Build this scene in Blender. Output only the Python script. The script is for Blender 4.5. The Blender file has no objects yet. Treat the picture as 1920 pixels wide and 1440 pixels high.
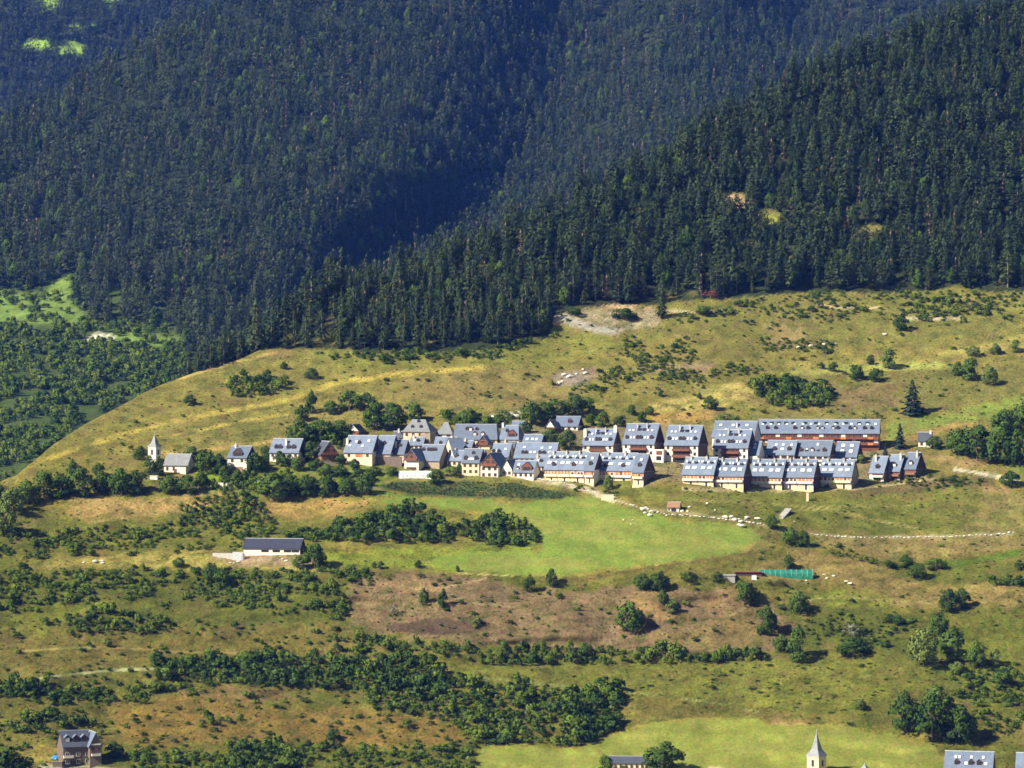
import bpy, math, random
import numpy as np

rng = random.Random(7)
nrg = np.random.default_rng(11)
SC = bpy.context.scene
COL = SC.collection

# ------------------------------------------------------------------ camera, sky, sun, exposure
F = 6300.0                      # focal length in pixels of a 1920 pixel wide frame
cam_d = bpy.data.cameras.new("camera")
cam_d.sensor_width = 36.0
cam_d.lens = F / 1920.0 * 36.0
cam_d.clip_start = 1.0
cam_d.clip_end = 9000.0
cam = bpy.data.objects.new("camera", cam_d)
cam.rotation_euler = (math.radians(90), 0, 0)
COL.objects.link(cam)
SC.camera = cam

SUN_EL = math.radians(37)
SUN_AZ = math.radians(30)       # how far the sun stands towards the camera from due left
S_DIR = (-math.cos(SUN_EL) * math.cos(SUN_AZ), -math.cos(SUN_EL) * math.sin(SUN_AZ), math.sin(SUN_EL))
W = bpy.data.worlds.new("World")
SC.world = W
W.use_nodes = True
nt = W.node_tree
nt.nodes.clear()
sky = nt.nodes.new("ShaderNodeTexSky")
sky.sky_type = 'NISHITA'
sky.sun_disc = False
sky.sun_elevation = SUN_EL
sky.sun_rotation = math.atan2(S_DIR[0], S_DIR[1])
sky.altitude = 1200
bg = nt.nodes.new("ShaderNodeBackground")
bg.inputs[1].default_value = 0.05
out = nt.nodes.new("ShaderNodeOutputWorld")
nt.links.new(sky.outputs[0], bg.inputs[0])
nt.links.new(bg.outputs[0], out.inputs[0])

sun_d = bpy.data.lights.new("sun", 'SUN')
sun_d.energy = 5.0
sun_d.angle = math.radians(0.5)
sun_d.color = (1.0, 0.93, 0.80)
sun = bpy.data.objects.new("sun", sun_d)
from mathutils import Vector
sun.rotation_euler = Vector(S_DIR).to_track_quat('Z', 'Y').to_euler()
sun.location = (-300, 900, 500)
COL.objects.link(sun)

SC.view_settings.view_transform = 'Standard'
SC.view_settings.look = 'None'
SC.view_settings.exposure = 0.70
SC.view_settings.gamma = 1.0
SC.cycles.max_bounces = 3
SC.cycles.diffuse_bounces = 1
SC.cycles.glossy_bounces = 2
SC.cycles.transmission_bounces = 2
SC.cycles.volume_bounces = 0

# ------------------------------------------------------------------ helpers
def new_ob(name, data, parent=None, loc=(0, 0, 0), rz=0.0, scale=None, label=None, cat=None, group=None, kind=None):
    o = bpy.data.objects.new(name, data)
    COL.objects.link(o)
    o.location = loc
    if rz:
        o.rotation_euler = (0, 0, rz)
    if scale is not None:
        o.scale = scale if hasattr(scale, '__len__') else (scale,) * 3
    if parent is not None:
        o.parent = parent
    if label: o["label"] = label
    if cat: o["category"] = cat
    if group: o["group"] = group
    if kind: o["kind"] = kind
    return o

def mesh(name, verts, faces, mats=(), mi=None, smooth=False):
    m = bpy.data.meshes.new(name)
    m.from_pydata([tuple(v) for v in verts], [], faces)
    for k in mats:
        m.materials.append(k)
    if mi is not None:
        m.polygons.foreach_set("material_index", np.asarray(mi, dtype=np.int32))
    if smooth:
        m.polygons.foreach_set("use_smooth", np.ones(len(faces), dtype=bool))
    m.update()
    return m

def leaf_mesh(name, vs, fs, nr, mat):
    """leaf sprays whose shading follows the bough they grow on"""
    vs = np.asarray(vs, float); nr = np.asarray(nr, float)
    out_f = []
    for f in fs:
        g = np.cross(vs[f[1]] - vs[f[0]], vs[f[2]] - vs[f[0]])
        out_f.append(f if g @ nr[f[0]] >= 0 else tuple(reversed(f)))
    m = mesh(name, vs, out_f, [mat], smooth=True)
    nr = nr / np.linalg.norm(nr, axis=1)[:, None]
    m.normals_split_custom_set_from_vertices([tuple(v) for v in nr])
    return m

def hsh(i, j, s):
    v = np.sin(i * 127.1 + j * 311.7 + s * 74.7) * 43758.5453
    return v - np.floor(v)

def vnoise(x, y, s=0):
    x = np.asarray(x, dtype=float); y = np.asarray(y, dtype=float)
    i = np.floor(x); j = np.floor(y)
    fx = x - i; fy = y - j
    fx = fx * fx * (3 - 2 * fx); fy = fy * fy * (3 - 2 * fy)
    a = hsh(i, j, s); b = hsh(i + 1, j, s); c = hsh(i, j + 1, s); d = hsh(i + 1, j + 1, s)
    return (a * (1 - fx) + b * fx) * (1 - fy) + (c * (1 - fx) + d * fx) * fy

def fbm(x, y, s=0, o=4):
    t = 0.0; a = 0.5; n = 0.0
    for k in range(o):
        t = t + a * vnoise(x * 2 ** k, y * 2 ** k, s + k * 13)
        n += a; a *= 0.5
    return t / n

def sstep(a, b, x):
    t = np.clip((x - a) / (b - a), 0, 1)
    return t * t * (3 - 2 * t)

def poly_sd(px, py, poly):
    """signed distance, positive inside"""
    P = np.asarray(poly, dtype=float)
    n = len(P)
    d = np.full(px.shape, 1e18)
    inside = np.zeros(px.shape, dtype=bool)
    for i in range(n):
        ax, ay = P[i]; bx, by = P[(i + 1) % n]
        ex, ey = bx - ax, by - ay
        wx, wy = px - ax, py - ay
        t = np.clip((wx * ex + wy * ey) / (ex * ex + ey * ey + 1e-9), 0, 1)
        d = np.minimum(d, (wx - ex * t) ** 2 + (wy - ey * t) ** 2)
        c = ((ay > py) != (by > py))
        xi = ax + (py - ay) * ex / (ey if abs(ey) > 1e-9 else 1e-9)
        inside ^= c & (px < xi)
    d = np.sqrt(d)
    return np.where(inside, d, -d)

def line_d(px, py, pts):
    d = np.full(px.shape, 1e18)
    for (ax, ay), (bx, by) in zip(pts[:-1], pts[1:]):
        ex, ey = bx - ax, by - ay
        wx, wy = px - ax, py - ay
        t = np.clip((wx * ex + wy * ey) / (ex * ex + ey * ey + 1e-9), 0, 1)
        d = np.minimum(d, (wx - ex * t) ** 2 + (wy - ey * t) ** 2)
    return np.sqrt(d)

# ------------------------------------------------------------------ materials
def nodes_of(m):
    m.use_nodes = True
    t = m.node_tree
    t.nodes.clear()
    o = t.nodes.new("ShaderNodeOutputMaterial")
    b = t.nodes.new("ShaderNodeBsdfPrincipled")
    t.links.new(b.outputs[0], o.inputs[0])
    return t, b

def N(t, typ, **kw):
    n = t.nodes.new(typ)
    for k, v in kw.items():
        setattr(n, k, v)
    return n

def mixrgb(t, fac, a, b, mode='MIX'):
    n = t.nodes.new("ShaderNodeMix")
    n.data_type = 'RGBA'; n.blend_type = mode
    for sock, v in ((n.inputs[0], fac), (n.inputs[6], a), (n.inputs[7], b)):
        if hasattr(v, 'is_linked') or hasattr(v, 'links'):
            t.links.new(v, sock)
        elif sock == n.inputs[0]:
            sock.default_value = v
        else:
            sock.default_value = (*v, 1.0)
    return n.outputs[2]

def ramp(t, fac, lo, hi, a=0.0, b=1.0):
    n = t.nodes.new("ShaderNodeMapRange")
    n.inputs[1].default_value = lo; n.inputs[2].default_value = hi
    n.inputs[3].default_value = a; n.inputs[4].default_value = b
    t.links.new(fac, n.inputs[0])
    return n.outputs[0]

def noise(t, vec, scale, detail=3, rough=0.6):
    n = t.nodes.new("ShaderNodeTexNoise")
    n.inputs["Scale"].default_value = scale
    n.inputs["Detail"].default_value = detail
    n.inputs["Roughness"].default_value = rough
    if vec is not None:
        t.links.new(vec, n.inputs["Vector"])
    return n.outputs[0]

MAT = {}
def plain(name, col, rough=0.85, var=0.25, scale=1.5, spec=0.2, metal=0.0):
    m = bpy.data.materials.new(name)
    t, b = nodes_of(m)
    geo = t.nodes.new("ShaderNodeNewGeometry")
    f = noise(t, geo.outputs["Position"], scale, 4, 0.65)
    oi = t.nodes.new("ShaderNodeObjectInfo")
    lo = tuple(c * (1 - var) for c in col); hi = tuple(min(1, c * (1 + var)) for c in col)
    c = mixrgb(t, ramp(t, f, 0.3, 0.7), lo, hi)
    g = ramp(t, oi.outputs["Random"], 0, 1, 0.88, 1.1)
    v = t.nodes.new("ShaderNodeVectorMath"); v.operation = 'SCALE'
    t.links.new(c, v.inputs[0]); t.links.new(g, v.inputs["Scale"])
    t.links.new(v.outputs[0], b.inputs["Base Color"])
    b.inputs["Roughness"].default_value = rough
    b.inputs["Specular IOR Level"].default_value = spec
    b.inputs["Metallic"].default_value = metal
    MAT[name] = m
    return m

def foliage(name, a, bcol, rough=0.7, trans=0.0):
    """leaf colour: varies from tree to tree and from twig to twig"""
    m = bpy.data.materials.new(name)
    t, b = nodes_of(m)
    oi = t.nodes.new("ShaderNodeObjectInfo")
    geo = t.nodes.new("ShaderNodeNewGeometry")
    f = noise(t, geo.outputs["Position"], 0.9, 3, 0.7)
    mx = t.nodes.new("ShaderNodeMath"); mx.operation = 'MULTIPLY_ADD'
    t.links.new(oi.outputs["Random"], mx.inputs[0]); mx.inputs[1].default_value = 0.8
    t.links.new(ramp(t, f, 0.3, 0.7, 0.0, 0.35), mx.inputs[2])
    c = mixrgb(t, mx.outputs[0], a, bcol)
    t.links.new(c, b.inputs["Base Color"])
    b.inputs["Roughness"].default_value = rough
    b.inputs["Specular IOR Level"].default_value = 0.12
    MAT[name] = m
    return m

foliage("conifer_needles", (0.016, 0.036, 0.014), (0.060, 0.088, 0.030))
foliage("spruce_needles", (0.020, 0.042, 0.030), (0.034, 0.060, 0.038))
foliage("far_needles", (0.013, 0.030, 0.013), (0.074, 0.096, 0.038))
foliage("dead_needles", (0.15, 0.085, 0.065), (0.20, 0.15, 0.12))
foliage("leaf_mid", (0.055, 0.108, 0.014), (0.100, 0.160, 0.024))
foliage("leaf_dark", (0.030, 0.068, 0.009), (0.064, 0.112, 0.016))
foliage("leaf_light", (0.11, 0.17, 0.035), (0.16, 0.21, 0.05))
foliage("leaf_pale", (0.20, 0.22, 0.15), (0.26, 0.27, 0.19))
foliage("leaf_red", (0.16, 0.045, 0.05), (0.20, 0.07, 0.06))
foliage("shrub_leaf", (0.056, 0.112, 0.010), (0.140, 0.190, 0.022))
foliage("tuft_leaf", (0.085, 0.105, 0.022), (0.170, 0.165, 0.045))
plain("bark", (0.16, 0.11, 0.08), 0.95, 0.35, 3)
plain("pale_bark", (0.30, 0.22, 0.16), 0.95, 0.35, 3)
plain("wall_white", (0.86, 0.79, 0.70), 0.9, 0.06, 0.9)
plain("wall_cream", (0.72, 0.60, 0.44), 0.9, 0.10, 0.9)
plain("wall_peach", (0.86, 0.62, 0.38), 0.9, 0.10, 0.9)
plain("wall_stone", (0.42, 0.34, 0.25), 0.95, 0.35, 2.2)
plain("dark_stone_and_shade", (0.20, 0.15, 0.13), 0.95, 0.35, 2.2)  # real dark stone, and shade painted on right end walls
plain("timber_orange", (0.62, 0.24, 0.09), 0.7, 0.2, 2.5)
plain("timber_red", (0.215, 0.085, 0.055), 0.75, 0.25, 2.5)
plain("timber_dark", (0.10, 0.055, 0.045), 0.8, 0.25, 2.5)  # real boards, and shade painted on right gables and in loggias
plain("timber_brown", (0.30, 0.17, 0.10), 0.8, 0.25, 2.5)
plain("concrete", (0.55, 0.52, 0.48), 0.9, 0.15, 1.2)
plain("pale_stone", (0.72, 0.68, 0.60), 0.95, 0.2, 1.5)
plain("grey_stone", (0.36, 0.35, 0.34), 0.95, 0.3, 1.5)
plain("window_dark", (0.035, 0.035, 0.05), 0.15, 0.2, 2, 0.5)
plain("window_lit", (0.62, 0.66, 0.70), 0.25, 0.15, 2, 0.5)
plain("skylight_sky_tint", (0.78, 0.82, 0.86), 0.2, 0.12, 0.7, 0.6)  # near-white colour paints in the sky's reflection on the glass
plain("tarp_green", (0.02, 0.22, 0.15), 0.45, 0.3, 0.8, 0.5)
plain("tarp_blue", (0.05, 0.22, 0.50), 0.4, 0.3, 0.8, 0.5)
plain("poly_white", (0.82, 0.88, 0.88), 0.45, 0.06, 0.6, 0.4)
plain("sheet_grey", (0.50, 0.52, 0.56), 0.5, 0.2, 1.0, 0.4)
plain("sheet_dark", (0.045, 0.05, 0.085), 0.55, 0.25, 1.0, 0.3)
plain("rust", (0.24, 0.06, 0.05), 0.8, 0.3, 1.0)

def slate(name, a, b2):
    """slate roof: courses and random slates in object space"""
    m = bpy.data.materials.new(name)
    t, b = nodes_of(m)
    geo = t.nodes.new("ShaderNodeNewGeometry")
    oi = t.nodes.new("ShaderNodeObjectInfo")
    tc = t.nodes.new("ShaderNodeTexCoord")
    mp = t.nodes.new("ShaderNodeMapping"); mp.inputs["Scale"].default_value = (2.2, 1.0, 3.4)
    t.links.new(tc.outputs["Object"], mp.inputs[0])
    vo = t.nodes.new("ShaderNodeTexVoronoi"); vo.inputs["Scale"].default_value = 1.3
    t.links.new(mp.outputs[0], vo.inputs["Vector"])
    sep = t.nodes.new("ShaderNodeSeparateColor")
    t.links.new(vo.outputs["Color"], sep.inputs[0])
    big = noise(t, geo.outputs["Position"], 0.35, 4, 0.6)
    f = t.nodes.new("ShaderNodeMath"); f.operation = 'MULTIPLY_ADD'
    t.links.new(sep.outputs[0], f.inputs[0]); f.inputs[1].default_value = 0.45
    t.links.new(ramp(t, big, 0.3, 0.75, 0.0, 0.6), f.inputs[2])
    c = mixrgb(t, f.outputs[0], a, b2)
    g = ramp(t, oi.outputs["Random"], 0, 1, 0.80, 1.18)
    v = t.nodes.new("ShaderNodeVectorMath"); v.operation = 'SCALE'
    t.links.new(c, v.inputs[0]); t.links.new(g, v.inputs["Scale"])
    t.links.new(v.outputs[0], b.inputs["Base Color"])
    b.inputs["Roughness"].default_value = 0.55
    b.inputs["Specular IOR Level"].default_value = 0.45
    MAT[name] = m
slate("slate", (0.098, 0.130, 0.205), (0.192, 0.240, 0.350))
slate("slate_grey", (0.20, 0.215, 0.24), (0.33, 0.345, 0.37))
slate("slate_dark", (0.06, 0.068, 0.10), (0.105, 0.12, 0.16))

def ground_mat(name, grain=1.0):
    """vegetation cover colour stored per vertex, broken up by tufts, bare spots and dry stalks"""
    m = bpy.data.materials.new(name)
    t, b = nodes_of(m)
    at = t.nodes.new("ShaderNodeAttribute"); at.attribute_name = "cover"
    geo = t.nodes.new("ShaderNodeNewGeometry")
    mp = t.nodes.new("ShaderNodeMapping"); mp.inputs["Scale"].default_value = (1, 0.55, 1)
    t.links.new(geo.outputs["Position"], mp.inputs[0])
    p = mp.outputs[0]
    n1 = ramp(t, noise(t, p, 0.9, 5, 0.8), 0.32, 0.68, 1 - 0.45 * grain, 1 + 0.45 * grain)
    n2 = ramp(t, noise(t, p, 0.16, 3, 0.6), 0.3, 0.7, 1 - 0.22 * grain, 1 + 0.22 * grain)
    mu = t.nodes.new("ShaderNodeMath"); mu.operation = 'MULTIPLY'
    t.links.new(n1, mu.inputs[0]); t.links.new(n2, mu.inputs[1])
    v = t.nodes.new("ShaderNodeVectorMath"); v.operation = 'SCALE'
    hue = noise(t, p, 0.5, 4, 0.7)
    c = mixrgb(t, ramp(t, hue, 0.35, 0.65), (0.90, 1.08, 0.85), (1.14, 0.93, 1.05))
    c2 = mixrgb(t, 1.0, at.outputs["Color"], c, 'MULTIPLY')
    t.links.new(c2, v.inputs[0]); t.links.new(mu.outputs[0], v.inputs["Scale"])
    t.links.new(v.outputs[0], b.inputs["Base Color"])
    b.inputs["Roughness"].default_value = 0.95
    b.inputs["Specular IOR Level"].default_value = 0.05
    bp = t.nodes.new("ShaderNodeBump"); bp.inputs["Strength"].default_value = 0.6 * grain
    bp.inputs["Distance"].default_value = 0.5
    t.links.new(noise(t, p, 0.9, 4, 0.7), bp.inputs["Height"])
    t.links.new(bp.outputs[0], b.inputs["Normal"])
    MAT[name] = m
    return m
ground_mat("grass_cover", 1.25)
ground_mat("mown_cover", 0.75)
ground_mat("track_cover", 0.5)
ground_mat("forest_floor", 0.9)

# ------------------------------------------------------------------ terrain: the shape of the valley side
A_ROW = [-400, -150, 0, 100, 300, 540, 600, 700, 790, 840, 865, 905, 930, 1080, 1200, 1240, 1340, 1440, 1500]
A_Y = [2420, 2230, 2130, 2060, 1930, 1780, 1740, 1660, 1590, 1545, 1520, 1490, 1475, 1385, 1335, 1320, 1275, 1230, 1205]
RIDGE_PX = [-450, 0, 30, 100, 165, 300, 420, 470, 520, 600, 660, 800, 1000, 1200, 1350, 1560, 1700, 1900, 2400]
RIDGE_ROW = [1010, 902, 889, 833, 791, 722, 682, 664, 640, 580, 540, 488, 418, 318, 218, 118, 68, 5, -170]
B_ROW = [-300, 0, 200, 400, 600, 700, 890, 960, 1100]
B_Y = [4200, 3750, 3400, 3030, 2640, 2420, 2010, 1890, 1790]
C_ROW = [-320, 0, 200, 420, 600]
C_Y = [5650, 5200, 4950, 4750, 4600]

def unproj(px, row, y):
    return (px - 960.0) / F * y, y, (720.0 - row) / F * y

def ya(px, row):
    px = np.asarray(px, dtype=float); row = np.asarray(row, dtype=float)
    y = np.interp(row, A_ROW, A_Y)
    # gullies and swells, then terraces and hummocks
    y = y + 34 * (fbm(px / 420, row / 260, 3, 3) - 0.5)
    y = y + 9 * (fbm(px / 95, row / 42, 5, 2) - 0.5)
    ph = row / 34 + 1.6 * fbm(px / 300, row / 200, 8, 2)
    amp = 2.2 * sstep(560, 700, row) * (0.35 + 0.65 * vnoise(px / 160, row / 90, 4))
    y = y + amp * np.sin(ph * 2 * math.pi) / 1.5
    y = y + 1.3 * (fbm(px / 22, row / 14, 9, 2) - 0.5)
    return y

def surf_a(px, row):
    return unproj(np.asarray(px, float), np.asarray(row, float), ya(px, row))

def yb(px, row):
    px = np.asarray(px, dtype=float); row = np.asarray(row, dtype=float)
    y = np.interp(row, B_ROW, B_Y)
    rav = np.interp(row, [-200, 0, 150, 330, 480, 620], [1140, 1095, 1035, 965, 800, 560])
    d = px - rav
    y = y + 290 * np.exp(-(d / 165.0) ** 2) * sstep(700, 420, row)
    y = y + 170 * sstep(-60, 260, d) * sstep(640, 300, row)
    y = y + 330 * sstep(1250, 1560, px) * sstep(300, 60, row)
    y = y - 90 * np.exp(-((px - 420) / 260.0) ** 2) * sstep(700, 300, row)
    y = y + 90 * (fbm(px / 330, row / 240, 21, 3) - 0.5)
    y = y + 26 * (fbm(px / 80, row / 60, 23, 3) - 0.5)
    return y

def surf_b(px, row):
    return unproj(np.asarray(px, float), np.asarray(row, float), yb(px, row))

def yc(px, row):
    px = np.asarray(px, dtype=float); row = np.asarray(row, dtype=float)
    return np.interp(row, C_ROW, C_Y) + 120 * (fbm(px / 260, row / 200, 31, 3) - 0.5)

def surf_c(px, row):
    return unproj(np.asarray(px, float), np.asarray(row, float), yc(px, row))

# ---- cover colours (albedo)
OLIVE = (0.150, 0.155, 0.045); DRY = (0.235, 0.205, 0.072); GREEN = (0.168, 0.226, 0.062)
BROWN = (0.215, 0.150, 0.085); STRAW = (0.400, 0.310, 0.125); PALE = (0.62, 0.56, 0.44)
SCRUB = (0.085, 0.105, 0.030); CROP = (0.060, 0.085, 0.040); TAN = (0.330, 0.235, 0.130)
YGREEN = (0.270, 0.285, 0.078); ROCK = (0.30, 0.25, 0.22); RUST = (0.30, 0.17, 0.10)
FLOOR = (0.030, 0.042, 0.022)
A_GAPS = [[(1335, 366), (1392, 364), (1415, 382), (1372, 398)], [(1415, 392), (1462, 400), (1460, 432), (1428, 424)], [(1600, 425), (1650, 425), (1645, 450), (1610, 450)]]

MEADOW = [(690, 930), (860, 937), (1000, 942), (1085, 934), (1120, 930), (1180, 955), (1260, 974), (1400, 987), (1425, 1010), (1400, 1030),
          (1300, 1048), (1200, 1062), (1080, 1078), (990, 1078), (870, 1075), (800, 1056), (850, 1038), (1008, 1036), (1014, 1012), (1008, 1000), (930, 964), (800, 952), (705, 944)]
CROPS = [(705, 912), (735, 903), (830, 902), (960, 904), (1085, 930), (1050, 938), (900, 934), (770, 928)]
HAY = [(880, 1500), (900, 1402), (1000, 1396), (1080, 1406), (1130, 1384), (1200, 1362), (1300, 1347), (1420, 1350), (1440, 1358), (1560, 1360),
       (1660, 1375), (1750, 1400), (1810, 1440), (1830, 1500)]

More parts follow.
